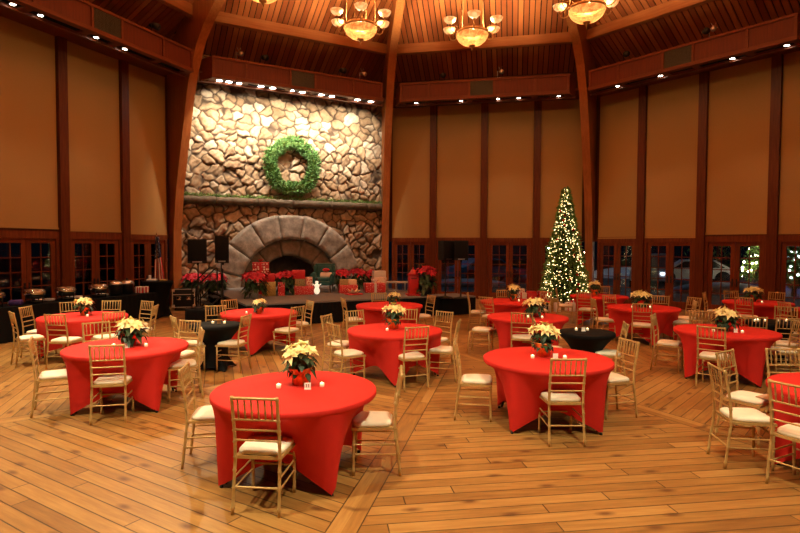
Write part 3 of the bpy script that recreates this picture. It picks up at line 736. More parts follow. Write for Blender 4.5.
# ---------------------------------------------------------------- chiavari chairs
def knob_tube(mb, pts, r, knots, n=8, rk=1.35):
    """tube along pts with bamboo style rings at fractions in knots"""
    pts = [Vector(p) for p in pts]; cum = [0]
    for a, b in zip(pts[:-1], pts[1:]): cum.append(cum[-1]+(b-a).length)
    T = cum[-1]
    def at(s):
        s *= T
        for i in range(len(pts)-1):
            if s <= cum[i+1]+1e-9: q = (s-cum[i])/(cum[i+1]-cum[i]); return pts[i].lerp(pts[i+1], q)
        return pts[-1]
    ss = {0: r, 1: r}
    for c in cum[1:-1]: ss[c/T] = r
    for k_ in knots:
        d = .011/T
        ss[max(0, k_-d)] = r; ss[k_] = r*rk; ss[min(1, k_+d)] = r
    ks = sorted(ss); mb.tube([at(s) for s in ks], [ss[s] for s in ks], n)
def make_chair(detail):
    root = empty('chiavari_chair', (0,0,0)); G = M['gold']
    sf = MB(); sf.prism([(-.185,-.185),(.185,-.185),(.205,.20),(-.205,.20)], .425, .450, 'z'); sf.build('seat_frame', G, root)
    cu = MB(); n = 28; vs = []; fs = []
    rings = [(.96, .450), (1.0, .462), (1.0, .478), (.93, .492), (.70, .500), (.35, .503), (.02, .504)]
    for s, z in rings:
        for j in range(n):
            a = 2*pi*j/n; c, d = cos(a), sin(a); e = .38
            x = (abs(c)**e)*(1 if c > 0 else -1)*.192*s; y = (abs(d)**e)*(1 if d > 0 else -1)*.185*s
            x *= 1+.05*y/.185; vs.append((x, y+.012, z))
    for i in range(len(rings)-1):
        for j in range(n): fs.append((i*n+j, i*n+(j+1)%n, (i+1)*n+(j+1)%n, (i+1)*n+j))
    fs.append(tuple(range(n-1,-1,-1))); fs.append(tuple((len(rings)-1)*n+j for j in range(n)))
    cu.add(vs, fs, True); cu.build('cushion', M['cushion'], root)
    nn = 8 if detail else 6
    for s in (-1, 1):
        l = MB(); knob_tube(l, [(s*.178, .185, 0), (s*.185, .178, .43)], .0135, [.12, .42, .66, .93] if detail else [], nn); l.build('leg', G, root)
    for s in (-1, 1):
        l = MB(); knob_tube(l, [(s*.187, -.245, 0), (s*.180, -.195, .43), (s*.180, -.205, .63), (s*.180, -.262, .94)], .0135, [.06, .22, .36, .47, .60, .70, .79, .975] if detail else [.98], nn); l.build('back_post', G, root)
    tr = MB(); y9 = -.259
    knob_tube(tr, [(-.184, y9, .925), (.184, y9, .925)], .011, [.05, .95] if detail else [], nn); tro = tr.build('top_rail', G, root)
    def yat(z): return -.205-(z-.62)/.30*.057 if z > .62 else -.195-(z-.43)/.19*.01
    for z in (.75, .665, .58):
        c = MB(); knob_tube(c, [(-.180, yat(z), z), (.180, yat(z), z)], .0085, [.05, .95] if detail else [], nn); c.build('crossbar', G, root)
    if detail:
        for i in range(6):
            x = -.135+i*.054; sp = MB(); knob_tube(sp, [(x, yat(.75), .75), (x, y9, .925)], .0065, [.35, .72], 6, 1.6); sp.build('spindle', G, tro)
    else:
        sp = MB()
        for i in range(6):
            x = -.135+i*.054; sp.tube([(x, yat(.75), .75), (x, y9, .925)], .0075, 5)
        sp.build('spindle_panel', G, tro)
    ST = []
    for s in (-1, 1):
        ST += [[(s*.182, -.222, .20), (s*.180, .183, .20)], [(s*.182, -.212, .29), (s*.182, .181, .29)]]
    ST += [[(-.179, .182, .245), (.179, .182, .245)], [(-.18, .18, .34), (.18, .18, .34)], [(-.184, -.222, .215), (.184, -.222, .215)]]
    if detail:
        for a, b in ST: q = MB(); knob_tube(q, [a, b], .008, [.06, .94], 6); q.build('stretcher', G, root)
    else:
        q = MB()
        for a, b in ST: q.tube([a, b], .008, 5)
        q.build('stretcher_frame', G, root)
    return root
CHAIRS = [
('T1',-1.09,4.46,6,'gold chair with its back to us at the nearest whole red table'),
('T1',-1.83,5.34,81,'gold chair drawn up to the left side of the nearest whole red table'),
('T1',-.24,5.16,-91,'gold chair at the right side of the nearest whole red table, over the floor seam'),
('T2',1.76,5.98,-1,'gold chair with its back to us at the red table before the two-candle black table'),
('T2',.94,6.75,99,'gold chair seen side-on, facing right to the red table before the two-candle black table'),
('T2',2.64,6.85,-105,'gold chair slanted at the right side of the red table before the two-candle black table'),
('B2',3.22,8.49,-78,'gold chair tucked under the right side of the two-candle black table'),
('B2',2.41,8.77,101,'gold chair mostly hidden behind poinsettia, left side of the two-candle black table'),
('T3',-3.48,6.65,-14,'gold chair with its back to us at the second red table out from the buffet'),
('T3',-4.34,6.91,62,'gold chair at the left side of the second red table out from the buffet'),
('T3',-3.0,7.58,-115,'gold chair at the right side of the second red table, beside the black table'),
('T3',-3.33,8.30,-164,'gold chair facing us behind the right edge of the second red table'),
('T3',-4.42,8.13,137,'gold chair facing us behind the second red table, before the buffet table'),
('B1',-3.49,9.13,55,'gold chair at the near left of the black table by the stage end'),
('B1',-2.82,9.24,-80,'gold chair at the right side of the black table by the stage end'),
('B1',-3.49,10.43,161,'gold chair behind the black table by the stage end'),
('T4',-5.75,9.46,6,'gold chair with its back to us at the red table closest to the buffet'),
('T4',-6.51,9.66,45,'gold chair farthest out at the left of the red table closest to the buffet'),
('T4',-6.79,10.37,87,'gold chair turned to the left side of the red table closest to the buffet'),
('T4',-6.56,11.08,133,'gold chair between the buffet and the red table, in front of the last warming dish'),
('T4',-6.02,11.30,173,'gold chair behind the poinsettia of the red table closest to the buffet'),
('T4',-5.40,11.28,-152,'gold chair standing before the tall black table end of the buffet'),
('T4',-4.98,10.60,-100,'gold chair seen side-on at the right of the red table closest to the buffet'),
('T4',-5.2,9.78,-51,'gold chair at the near right of the red table closest to the buffet'),
('T5',-2.18,10.68,-60,'gold chair at the near right of the red table by the stage end'),
('T5',-2.12,11.55,-122,'gold chair at the far right of the red table by the stage end'),
('T5',-3.47,11.66,130,'gold chair behind the left side of the red table by the stage end'),
('T6',-1.02,12.3,70,'gold chair at the left of the red table against the stage skirt'),
('T6',.52,12.94,-117,'gold chair at the right of the red table against the stage skirt'),
('T6',-.45,13.38,164,'gold chair between the stage skirt and its red table'),
('T7',-.68,9.74,146,'gold chair facing us behind the left of the middle red table'),
('T7',.1,9.96,-171,'gold chair facing us straight behind the middle red table'),
('T7',-1.0,9.2,110,'gold chair side-on, outermost left of the middle red table'),
('T7',-.79,8.37,55,'gold chair at the near left of the middle red table'),
('T7',.16,8.20,-21,'gold chair with its back to us at the middle red table'),
('T7',.63,9.66,-138,'gold chair at the far right of the middle red table'),
('T7',.68,8.72,-77,'gold chair side-on at the right of the middle red table'),
('T8',1.95,13.75,100,'gold chair side-on before the speaker platform'),
('T8',2.15,12.90,41,'gold chair with its back to us at the red table beside the speaker platform'),
('T8',2.77,14.51,-178,'gold chair behind the red table beside the speaker platform'),
('T8',3.57,14.11,-123,'gold chair at the right of the red table beside the speaker platform'),
('T9',2.22,9.93,16,'gold chair with its back to us at the red table behind the two-candle table'),
('T10',4.62,15.35,108,'gold chair between the Christmas tree and its red table'),
('T10',4.90,14.40,39,'gold chair at the near left of the red table closest to the tree'),
('T10',5.88,16.01,-155,'gold chair behind the red table closest to the tree'),
('T10',6.15,14.75,-76,'gold chair at the right of the red table closest to the tree'),
('T11',5.16,13.14,163,'gold chair between the two red tables nearest the tree'),
('T11',4.62,12.41,95,'gold chair side-on at the left of the red table one nearer than the tree table'),
('T11',5.10,11.60,22,'gold chair, back to us, at the table one nearer than the tree table'),
('T11',6.10,13.0,-142,'gold chair behind the table one nearer than the tree table, right half'),
('T11',6.60,12.7,-111,'farther gold chair of two right of the table one nearer than the tree table'),
('T11',6.18,12.05,-71,'nearer gold chair of two right of the table one nearer than the tree table'),
('T12',5.47,9.86,-168,'gold chair facing us behind the red table with the bushy poinsettia'),
('T12',4.60,9.38,125,'gold chair side-on at the left of the red table with the bushy poinsettia'),
('T12',4.74,8.27,40,'gold chair with its back to us at the red table with the bushy poinsettia'),
('T12',6.1,8.75,-83,'gold chair at the right of the red table with the bushy poinsettia'),
('B3',6.08,9.50,24,'gold chair left of two before the black table with the candle row'),
('B3',6.53,9.36,16,'gold chair right of two before the black table with the candle row'),
('B3',7.48,10.67,-143,'gold chair behind the black table with the candle row'),
('T13',8.05,14.05,128,'gold chair at the left of the far window table'),
('T13',8.85,14.50,-175,'gold chair behind the far window table, beside its poinsettia'),
('T13',9.62,14.20,-127,'gold chair behind the right half of the far window table'),
('T13',8.20,13.0,48,'gold chair at the near left of the far window table'),
('T14',8.45,11.75,88,'gold chair at the left of the bare cut-off red table'),
('T14',9.95,12.75,-150,'gold chair behind the bare cut-off red table'),
('T15',3.36,5.33,97,'gold chair nearest us at the left of the cut-off foreground red table'),
('T15',3.81,5.97,146,'gold chair with a tan napkin laid on its seat'),
('T15',4.41,6.08,-177,'gold chair facing us behind the cut-off foreground red table'),
('T15',3.58,4.80,62,'gold chair cut off by the right edge, its post against the foreground red table')]
cA = make_chair(True); cB = make_chair(False)
first = {True: cA, False: cB}; used = set()
for T_, x, y, f, lb in CHAIRS:
    det = hypot(x, y) < 9.6
    if det in used: c = copy_tree(first[det])
    else: c = first[det]; used.add(det)
    c.location = (x, y, 0); c.rotation_euler.z = -radians(f); tag(c, lb, 'chair', 'gold chiavari chairs with cream cushions')
# backless seat at T9
r = empty('stool', (1.62, 10.85, 0), radians(-110), 'gold seat with cream cushion and no visible backrest, left of a red table', 'stool')
for nm in ('seat_frame', 'cushion', 'leg', 'stretcher_frame'):
    for x in [q for q in SC.objects if q.parent == cB and q.name.split('.')[0] == nm]:
        c = x.copy(); COL.objects.link(c); c.parent = r
for s in (-1, 1):
    l = MB(); l.tube([(s*.187, -.245, 0), (s*.180, -.195, .45)], .0135, 6); l.build('leg', M['gold'], r)
# napkin
mb = MB(); mb.box((0, 0, .005), (.20, .17, .010), 0, .004)
o = mb.build('napkin', mat('tan_napkin', (.50, .32, .20), .8), None, (3.93, 5.82, .505), .5); tag(o, 'folded tan napkin lying on a cream chair cushion', 'napkin')
# ---------------------------------------------------------------- poinsettias
def bloom_mesh(R, seed, lay=2):
    random.seed(seed); mb = MB()
    for L_ in range(lay):
        n = 6 if L_ == 0 else 5
        for i in range(n):
            a = 2*pi*i/n+random.uniform(-.2, .2)+L_*.5; el = random.uniform(-.15, .35)+L_*.45
            d = Vector((cos(a)*cos(el), sin(a)*cos(el), sin(el))); mb.leaf((0,0,.004*L_), d, (0,0,1), R*(1-.25*L_)*random.uniform(.85, 1.15), R*.48, .22)
    return mb
def make_poinsettia(mb_bract, pot_m, R, H, nb, seed, pot_r=.075, pot_h=.13, leafn=60, ball=False, name='poinsettia'):
    random.seed(seed); r = empty(name, (0,0,0))
    p = MB()
    if pot_r:
        p.lathe([(pot_r*.75, 0), (pot_r*.95, pot_h*.55), (pot_r*1.15, pot_h), (pot_r*1.28, pot_h*1.12), (pot_r*1.0, pot_h*.95), (pot_r*.2, pot_h*.9)], n=18)
        p.build('pot', pot_m, r)
    lf = MB(); st = MB()
    for i in range(leafn):
        a = random.uniform(0, 2*pi); q = sqrt(random.random()); z = random.uniform(pot_h*.8, H*.82)
        b = Vector((cos(a)*R*q*.5, sin(a)*R*q*.5, z)); el = random.uniform(-1.0, .35)
        d = Vector((cos(a)*cos(el), sin(a)*cos(el), sin(el))); lf.leaf(b, d, (0,0,1), R*random.uniform(.45, .8), R*.36, .3)
    for i in range(nb):
        a = 2.4*i; q = sqrt((i+.5)/nb)*R*.68; st.tube([(0,0,pot_h*.8), (cos(a)*q*.6, sin(a)*q*.6, H*.6), (cos(a)*q, sin(a)*q, H*.9)], .004+.02*R*.1, 5)
    lf.build('foliage', M['leaf'], r, fix=False); st.build('stem', M['leaf'], r)
    bm = bloom_mesh(R*.52, seed+1).build('bloom', mb_bract, r, fix=False)
    for i in range(nb):
        a = 2.4*i; q = sqrt((i+.35)/nb)*R*.78
        o = bm if i == 0 else bm.copy()
        if i: COL.objects.link(o); o.parent = r
        z = H*(1-.30*(q/R)**2)+random.uniform(-.02, .02)
        o.location = (cos(a)*q, sin(a)*q, z); o.rotation_euler = (-sin(a)*-(q/R)*.9*1.0, 0, 0)
        tilt = (q/R)*.95; ax = Vector((-sin(a), cos(a), 0)); o.rotation_euler = (Matrix.Rotation(tilt, 4, ax) @ Matrix.Rotation(random.uniform(0, 6), 4, 'Z')).to_euler()
        s = random.uniform(.85, 1.15); o.scale = (s, s, s)
    random.seed(seed+99)
    return r
PO = [('T1',.02,.16,'cream poinsettia in red and gold foil pot on the nearest whole red table'),('T2',-.02,.10,'cream poinsettia in foil pot before the two-candle black table'),('T3',.03,.05,'two-headed cream poinsettia on the second red table out from the buffet'),
('T4',-.02,.06,'cream poinsettia in orange pot on the red table closest to the buffet'),('T5',.06,-.25,'cream poinsettia in orange pot on the red table at the stage end'),('T6',.10,.0,'small cream poinsettia on the red table against the stage skirt'),('T7',-.02,.05,'cream poinsettia in orange pot on the middle red table'),
('T8',.06,.0,'cream poinsettia on the red table beside the speaker platform'),('T9',.12,-.08,'cream poinsettia on the red table behind the two-candle black table'),('T10',-.1,.0,'cream poinsettia on the red table closest to the Christmas tree'),('T11',-.06,.0,'cream poinsettia on the red table one nearer than the tree table'),
('T12',-.02,-.03,'bushy cream poinsettia in red foil on the right-hand table with card'),('T13',-.05,.1,'wide cream poinsettia in red foil on the far window table')]
proto = [make_poinsettia(M['bract'], M['foil'], .175, .33, 8, 21, .085, .14), make_poinsettia(M['bract'], M['foil'], .175, .27, 7, 33), make_poinsettia(M['bract'], M['foilred'], .21, .29, 11, 45)]
kind = {'T3':2, 'T12':2, 'T13':2, 'T11':2, 'T4':1, 'T5':1, 'T6':1, 'T8':0, 'T7':0, 'T9':2}
pu = set()
for i, (T_, dx, dy, lb) in enumerate(PO):
    kd = kind.get(T_, 0 if i else 0); c = proto[kd] if kd not in pu else copy_tree(proto[kd]); pu.add(kd)
    c.location = (TC[T_][0]+dx, TC[T_][1]+dy, .76); c.rotation_euler.z = i*1.3; s = 1.12 if T_ not in ('T6', 'T5') else .95; c.scale = (s, s, s)
    tag(c, lb, 'poinsettia', 'cream poinsettias on the tables')
# ---------------------------------------------------------------- votive candles and cards
def make_votive():
    r = empty('votive_candle', (0,0,0)); g = MB(); g.lathe([(.024, 0), (.028, .01), (.030, .05), (.027, .05), (.024, .012), (.002, .01)], n=14); g.build('glass_cup', M['wax'], r)
    f = MB(); f.ball((0,0,.045), (.007, .007, .014), 8, 6); f.build('flame', M['flame'], r); return r
VO = [('T1',-.16,.02,'candle left of the poinsettia on the nearest whole red table'),('T1',.24,.08,'candle right of the card on the nearest whole red table'),('T2',-.18,-.02,'candle left of the pot before the two-candle black table'),('T2',.20,-.05,'candle right of the card before the two-candle black table'),
('T3',-.15,-.06,'candle left of the pot, second red table out from the buffet'),('T3',.26,-.02,'candle right of the pot, second red table out from the buffet'),('T4',.14,-.12,'candle by the orange pot closest to the buffet'),('T5',-.18,-.28,'candle by the pot on the stage end table'),
('T7',-.12,-.16,'candle in front of the pot on the middle red table'),('T7',.18,-.14,'candle right of the pot on the middle red table'),('T9',-.04,-.22,'candle left of the pot behind the two-candle table'),('T9',.22,-.25,'candle right of the pot behind the two-candle table'),('T8',.16,-.15,'candle on the red table beside the speaker platform'),
('B2',-.12,.14,'left of two candles on the black table among red tables'),('B2',.06,.14,'right of two candles on the black table among red tables'),('B1',-.08,.06,'left candle on the black table by the stage end'),('B1',.12,.06,'right candle on the black table by the stage end'),
('B3',-.32,.0,'first of the candle row on the black table by the right edge'),('B3',-.24,.05,'second of the candle row on the black table by the right edge'),('B3',-.14,.0,'third of the candle row on the black table by the right edge'),('B3',.12,.05,'fourth of the candle row on the black table by the right edge'),('B3',.26,.02,'last of the candle row on the black table by the right edge'),
('T11',-.30,-.12,'candle left of the pot, one table nearer than the tree table'),('T11',.06,-.2,'candle in front of the pot, one table nearer than the tree table'),('T12',-.28,-.15,'candle left of the bushy poinsettia'),('T12',.10,-.28,'candle right of the card by the bushy poinsettia'),('T13',-.05,-.25,'candle by the pot on the far window table')]
v0 = None
for T_, dx, dy, lb in VO:
    if v0 is None: v0 = make_votive(); c = v0
    else: c = copy_tree(v0)
    c.scale = (.8, .8, .75); c.location = (TC[T_][0]+dx, TC[T_][1]+dy, .76); tag(c, 'small lit votive '+lb, 'candle', 'votive candles on the tables')
for T_, dx, dy, num, lb in [('T1',.12,-.02,'11','white tent card with a table number beside the nearest poinsettia'),('T2',.09,-.04,None,'small white card on the table before the two-candle black table'),('T3',.06,-.12,None,'small card in front of the two-headed poinsettia'),('T12',.02,-.24,None,'small white card by the bushy poinsettia'),('B1',.02,.08,None,'small dark card stand between candles by the stage end'),('B2',-.03,.06,None,'small glass card block between the two black table candles')]:
    r = empty('number_card', (TC[T_][0]+dx, TC[T_][1]+dy, .76), .05, lb, 'card')
    b = MB(); b.box((0, 0, .032), (.062, .006, .060), 0, .002); b.box((0, 0, .004), (.062, .03, .008)); b.build('card', M['paper'] if T_ != 'B1' else M['brass'], r)
    if num:
        q = MB()
        for xx in (-.010, .010): q.box((xx, -.0042, .034), (.005, .001, .030)); q.box((xx-.004, -.0042, .046), (.006, .001, .004))
        q.build('number', M['blackplastic'], r)
# ---------------------------------------------------------------- stage
stg = empty('stage', W(-1, 0, 0), rotw(-1), 'low grey carpeted stage with black skirt before the fireplace', 'stage')
b = MB(); b.box((-.12, -3.30, .575), (5.75, 5.90, .05)); b.box((-.12, -3.30, .28), (5.6, 5.7, .5)); b.build('deck', M['stagecarpet'], stg)
def skirt(mb, pts, z1, amp=.02, step=.09):
    vs = []; fs = []; n = 0; ph = 0
    for a, c in zip(pts[:-1], pts[1:]):
        a, c = Vector((*a, 0)), Vector((*c, 0)); L_ = (c-a).length; d = (c-a)/L_; nr = Vector((-d.y, d.x, 0)); m_ = int(L_/.03)
        for i in range(m_+1):
            p = a+d*L_*i/m_; w = amp*sin(ph); ph += .03/step*2*pi*random.uniform(.6, 1.2)
            vs += [p+Vector((0,0,z1)), p+nr*w+Vector((0,0,.01))]
    for i in range(len(vs)//2-1): fs.append((2*i, 2*i+2, 2*i+3, 2*i+1))
    mb.add(vs, fs, True)
b = MB(); skirt(b, [(-3.02, -.6), (-3.02, -6.28), (2.78, -6.28), (2.78, -.6)], .565, .03); b.build('skirt', M['blackcloth'], stg, fix=False)
pf = empty('speaker_platform', W(-1, 3.42, 5.85), rotw(-1), 'small black skirted platform under the two right-hand speakers', 'platform')
b = MB(); b.box((0, 0, .535), (1.2, 1.1, .05)); b.build('deck', M['stagecarpet'], pf)
b = MB(); skirt(b, [(-.6, .55), (-.6, -.55), (.6, -.55), (.6, .55), (-.6, .55)], .52, .008); b.build('skirt', M['blackcloth'], pf, fix=False)
SZ = .60
def on_stage(t, ins, z=SZ): return W(-1, t, ins, z)
# stage steps with railings
st = empty('stage_steps', W(-1, -3.46, 3.2), rotw(-1), 'black metal stage steps with sloping handrails by the flight case', 'steps')
for i in range(3):
    b = MB(); b.box((-.22+.22*i, 0, .20*(i+1)-.02 if i < 2 else .56), (.21, .9, .03)); b.build('tread', M['blackmetal'], st)
for s in (-1, 1):
    b = MB(); y = s*.45
    b.tube([(-.36, y, .0), (-.36, y, .90), (.16, y, 1.42), (.38, y, 1.42), (.38, y, .0)], .020, 8); b.tube([(-.36, y, .45), (.16, y, 1.0), (.38, y, 1.0)], .014, 6); b.tube([(-.34, y, .03), (.3, y, .58)], .025, 6)
    b.build('handrail', M['blackmetal'], st)
# speakers
def make_speaker(w, h, d, loc, rz, label, name='loudspeaker'):
    r = empty(name, loc, rz, label, 'speaker', 'black loudspeakers on poles')
    b = MB(); b.prism([(-w/2,-d/2),(w/2,-d/2),(w*.36,d/2),(-w*.36,d/2)], 0, h, 'z'); b.build('cabinet', M['blackplastic'], r)
    g = MB(); g.box((0, -d/2-.008, h*.54), (w*.92, .014, h*.84), 0, .01); g.build('grille', M['mesh'], r)
    p = MB(); p.box((0, -d/2-.010, h*.06), (w*.5, .012, h*.05)); p.build('badge', M['steel'], r)
    c = MB(); c.lathe([(.03, -.06), (.03, 0)], n=10); c.build('pole_cup', M['blackmetal'], r)
    return r
def make_stand(loc, h, label, tripod=True):
    r = empty('speaker_stand', loc, .4, label, 'speaker stand', 'speaker pole stands')
    b = MB(); b.tube([(0,0,.10),(0,0,h*.55)], .022, 8); b.tube([(0,0,h*.5),(0,0,h)], .017, 8); b.build('pole', M['blackmetal'], r)
    if tripod:
        for i in range(3):
            a = i*2*pi/3; l = MB(); l.tube([(0,0,.55),(cos(a)*.42, sin(a)*.42, .015)], .012, 6); l.tube([(0,0,.16),(cos(a)*.24, sin(a)*.24, .25)], .009, 5); l.build('leg', M['blackmetal'], r)
    else:
        l = MB(); l.lathe([(.22, 0), (.22, .02), (.03, .05), (.025, .12)], n=16); l.build('base', M['blackmetal'], r)
def at(x, y, D): # metric helper: point seen at picture position x,y at depth D
    return ((x-400)/552*D, D, 2.104+(244-y)/552*D)
a = at(198, 262, 15.3); make_stand((a[0], a[1], .36), a[2]-.36, 'speaker stand rising from the black box, left of the steps', False); make_speaker(.50, .66, .40, a, .25, 'black loudspeaker high on a pole above the black box, left of pair by the fireplace')
a = at(223, 261.5, 15.7); make_stand((a[0]-.05, a[1], 0), a[2], 'tripod speaker stand beside the sloping stage handrail'); make_speaker(.38, .76, .36, a, .15, 'black loudspeaker high on a pole above the stage handrail, right of pair by the fireplace')
PFZ = .56
a = at(461, 258, 16.35); make_stand((a[0], a[1], PFZ), a[2]-PFZ, 'pole stand under the right-hand speaker on the small platform', False); make_speaker(.40, .58, .36, a, -.05, 'black loudspeaker on the small platform, right of the touching pair')
a = at(445.5, 258, 16.6); make_stand((a[0], a[1], PFZ), a[2]-PFZ, 'pole stand under the left-hand speaker on the small platform', False); make_speaker(.40, .58, .36, a, .55, 'black loudspeaker on the small platform, left of the touching pair')
# black box under left speaker
r = empty('subwoofer', (-5.5, 15.25, 0), .15, 'low black subwoofer box on the floor under the left speaker pole', 'speaker')
b = MB(); b.box((0, 0, .18), (.75, .6, .36), 0, .015); b.build('cabinet', M['blackplastic'], r); b = MB(); b.box((0, -.305, .18), (.66, .014, .28), 0, .006); b.build('grille', M['mesh'], r)
# flight case
r = empty('flight_case', (-7.0, 17.9, 0), .25, 'black road case with metal corners and two silver latches', 'case')
b = MB(); b.box((0, 0, .40), (.66, .5, .58), 0, .01); b.build('body', M['blackplastic'], r)
b = MB()
for x in (-.33, .33):
    for z in (.12, .68): b.box((x*.94, -.25, z+(.03 if z < .4 else -.03)), (.09, .03, .09), 0, .01)
    b.box((x, -.25, .40), (.025, .03, .58))
for z in (.115, .685, .52): b.box((0, -.25, z), (.66, .03, .02))
b.build('metal_edging', mat('worn_aluminium', (.55, .52, .46), .45, .2), r)
for x in (-.15, .15): b = MB(); b.box((x, -.262, .40), (.13, .012, .11), 0, .01); b.build('latch', M['chrome'], r)
for x in (-.26, .26):
    for y in (-.18, .18): b = MB(); b.lathe([(.001,-.012),(.045,-.012),(.045,.012),(.001,.012)], n=10); c_ = b.build('caster', M['blackmetal'], r, (x, y, .05)); c_.rotation_euler = (0, pi/2, 0)
# fire extinguisher
r = empty('fire_extinguisher', (-8.2, 19.4, 0), 0, 'red fire extinguisher on the floor left of the road case', 'fire extinguisher')
b = MB(); b.lathe([(.09, 0), (.10, .03), (.10, .45), (.07, .54), (.03, .58)], n=16); b.build('cylinder_body', M['mailred'], r); b = MB(); b.lathe([(.03, .58), (.03, .64)], n=8); b.box((.03, 0, .66), (.12, .03, .03)); b.tube([(.03,0,.62),(.12,0,.55),(.12,0,.2)], .012, 6); b.build('valve', M['blackmetal'], r)
# ---------------------------------------------------------------- big red poinsettias
RP = [(-2.35,4.5,SZ,.42,.72,11,.10,.20,'red poinsettia in pale pot, leftmost on the stage front'),(-1.25,3.85,SZ,.40,.66,10,.10,.18,'red poinsettia between the two stacks of presents'),
 (.95,2.9,SZ,.37,.66,12,.1,.2,'red poinsettia directly right of the green armchair'),(1.62,2.75,SZ,.37,.66,12,.1,.2,'red poinsettia second right of the green armchair'),(2.28,2.5,SZ,.33,.58,9,.1,.2,'red poinsettia beside the white gift box'),
 (2.50,5.92,SZ,.42,.82,12,.16,.26,'tall red poinsettia in a black pot right of the red mailbox')]
whitepot = mat('pale_pot', (.45, .42, .36), .5); darkpot = mat('dark_pot', (.02, .02, .02), .5)
for i, (t, ins, z, R, H, nb, pr, ph, lb) in enumerate(RP):
    c = make_poinsettia(M['redbract'], whitepot if i == 0 else darkpot, R, H, nb, 60+i*7, pr, ph, 90)
    c.location = on_stage(t, ins, z); tag(c, lb, 'poinsettia', 'red poinsettias around the stage')
for i, (x, y, lb) in enumerate([(-6.95, 18.55, 'red poinsettia on a stand just behind the road case'),(-6.15, 18.35, 'red poinsettia between the road case and the handrail')]):
    c = make_poinsettia(M['redbract'], darkpot, .46, .62, 12, 120+i*5, .14, .2, 90); c.location = (x, y, .48 if 1 else 0); tag(c, lb, 'poinsettia', 'red poinsettias around the stage')
    r = empty('plant_stand', (x, y, 0), 0, 'low black stand holding the red poinsettia, %s' % ('behind the road case' if i == 0 else 'nearer the handrail'), 'plant stand'); b = MB(); b.box((0,0,.465), (.4,.4,.03)); b.build('top', M['blackmetal'], r)
    for sx in (-.17, .17):
        for sy in (-.17, .17): b = MB(); b.box((sx, sy, .225), (.03,.03,.45)); b.build('leg', M['blackmetal'], r)
# ---------------------------------------------------------------- gifts
def gift(x, y, z, w, d, h, m, rib, label, rz=0, bow=True):
    r = empty('gift_box', (x, y, z), rz, label, 'gift', 'wrapped presents'); b = MB(); b.box((0,0,h/2), (w, d, h), 0, .008); b.build('box', m, r)
    if rib is not None:
        q = MB(); q.box((0,0,h/2), (w*.12, d+.006, h+.006)); q.box((0,0,h/2), (w+.006, d*.12, h+.006)); q.build('ribbon', rib, r)
        if bow:
            q = MB()
            for i in range(8): a = i*pi/4; q.leaf((0,0,h), (cos(a),sin(a),.7), (0,0,1), w*.28, w*.13, -.3)
            q.build('bow', rib, r, fix=False)
    return r
def sg(t, ins, dz, *a, **k): p = on_stage(t, ins, SZ+dz); return gift(p.x, p.y, p.z, *a, rz=rotw(-1)-.25, **k)
sg(-1.85, 3.2, 0, .50, .42, .98, M['wrapdots'], M['ribbonred'], 'tall red present with white pattern, tallest of the left stack')
sg(-1.80, 3.95, 0, .40, .36, .42, M['giftgold'], None, 'shiny gold present at the front of the left stack')
sg(-1.80, 3.95, .42, .34, .3, .24, M['giftred'], M['ribbonred'], 'plain red present on top of the shiny gold one')
sg(-1.45, 4.05, 0, .20, .26, .40, M['wrapsmall'], None, 'narrow red present right of the shiny gold one')
sg(-.72, 3.95, 0, .60, .42, .26, M['wrapsmall'], None, 'long red speckled present, bottom of the middle stack')
sg(-.84, 3.95, .26, .31, .32, .23, M['wrapgold'], None, 'patterned gold present in the middle stack')
sg(-.55, 3.95, .26, .20, .26, .27, M['wraprw'], None, 'small red and white present beside the patterned gold one')
sg(-.88, 3.95, .49, .38, .32, .26, M['giftred'], M['ribbonred'], 'bright red present topmost of the middle stack', bow=False)
sg(.72, 4.05, 0, .58, .42, .26, M['wrapsmall'], None, 'red present just right of the armchair, under two small ones')
sg(.56, 4.05, .26, .24, .3, .17, M['wrapgold'], None, 'small patterned present atop the red one by the armchair')
sg(.86, 4.05, .26, .26, .3, .16, M['giftcream'], None, 'small cream present atop the red one by the armchair')
sg(1.58, 4.2, 0, .66, .45, .30, M['wrapsmall'], M['ribbonwhite'], 'wide red present with a pale bow, right part of the stage', bow=True)
sg(2.24, 3.2, 0, .45, .42, .42, M['wraprw'], None, 'red and white present under the white box')
sg(2.24, 3.2, .42, .42, .34, .22, M['giftwhite'], None, 'plain white present topmost at the right of the stage', bow=False)
# flat bow thing at the stage front
r = empty('ribbon_bow', on_stage(.62, 4.75), rotw(-1), 'loose pink and cream ribbon bow lying at the stage front', 'bow'); b = MB()
for i in range(9): a = i*2*pi/9; b.leaf((0,0,.02), (cos(a),sin(a),.35), (0,0,1), .3, .13, -.25)
b.build('ribbon_loops', M['giftcream'], r, fix=False); b = MB(); b.box((0,0,.02), (.5,.3,.04), 0, .01); b.build('flat_parcel', M['giftred'], r)
# glowing figurine
r = empty('figurine', on_stage(-.36, 4.15), 0, 'small glowing white figure between the presents and the armchair', 'figurine')
r.scale = (.72, .72, .85)
glow = mat('glowing_white', (.9, .85, .75), .5, emis=(1, .85, .6), es=.28)
b = MB(); b.ball((0,0,.13), (.13,.11,.13), 14, 9); b.ball((0,0,.30), (.10,.09,.10), 14, 9); b.ball((0,0,.44), (.07,.07,.07), 12, 8); b.build('body', glow, r); b = MB(); b.lathe([(.09,.49),(.09,.50),(.045,.505),(.04,.58)], n=12); b.build('hat', M['blackplastic'], r)
for s in (-1, 1): b = MB(); b.tube([(s*.08,0,.32),(s*.18,-.02,.38)], .018, 6); b.build('arm', glow, r)
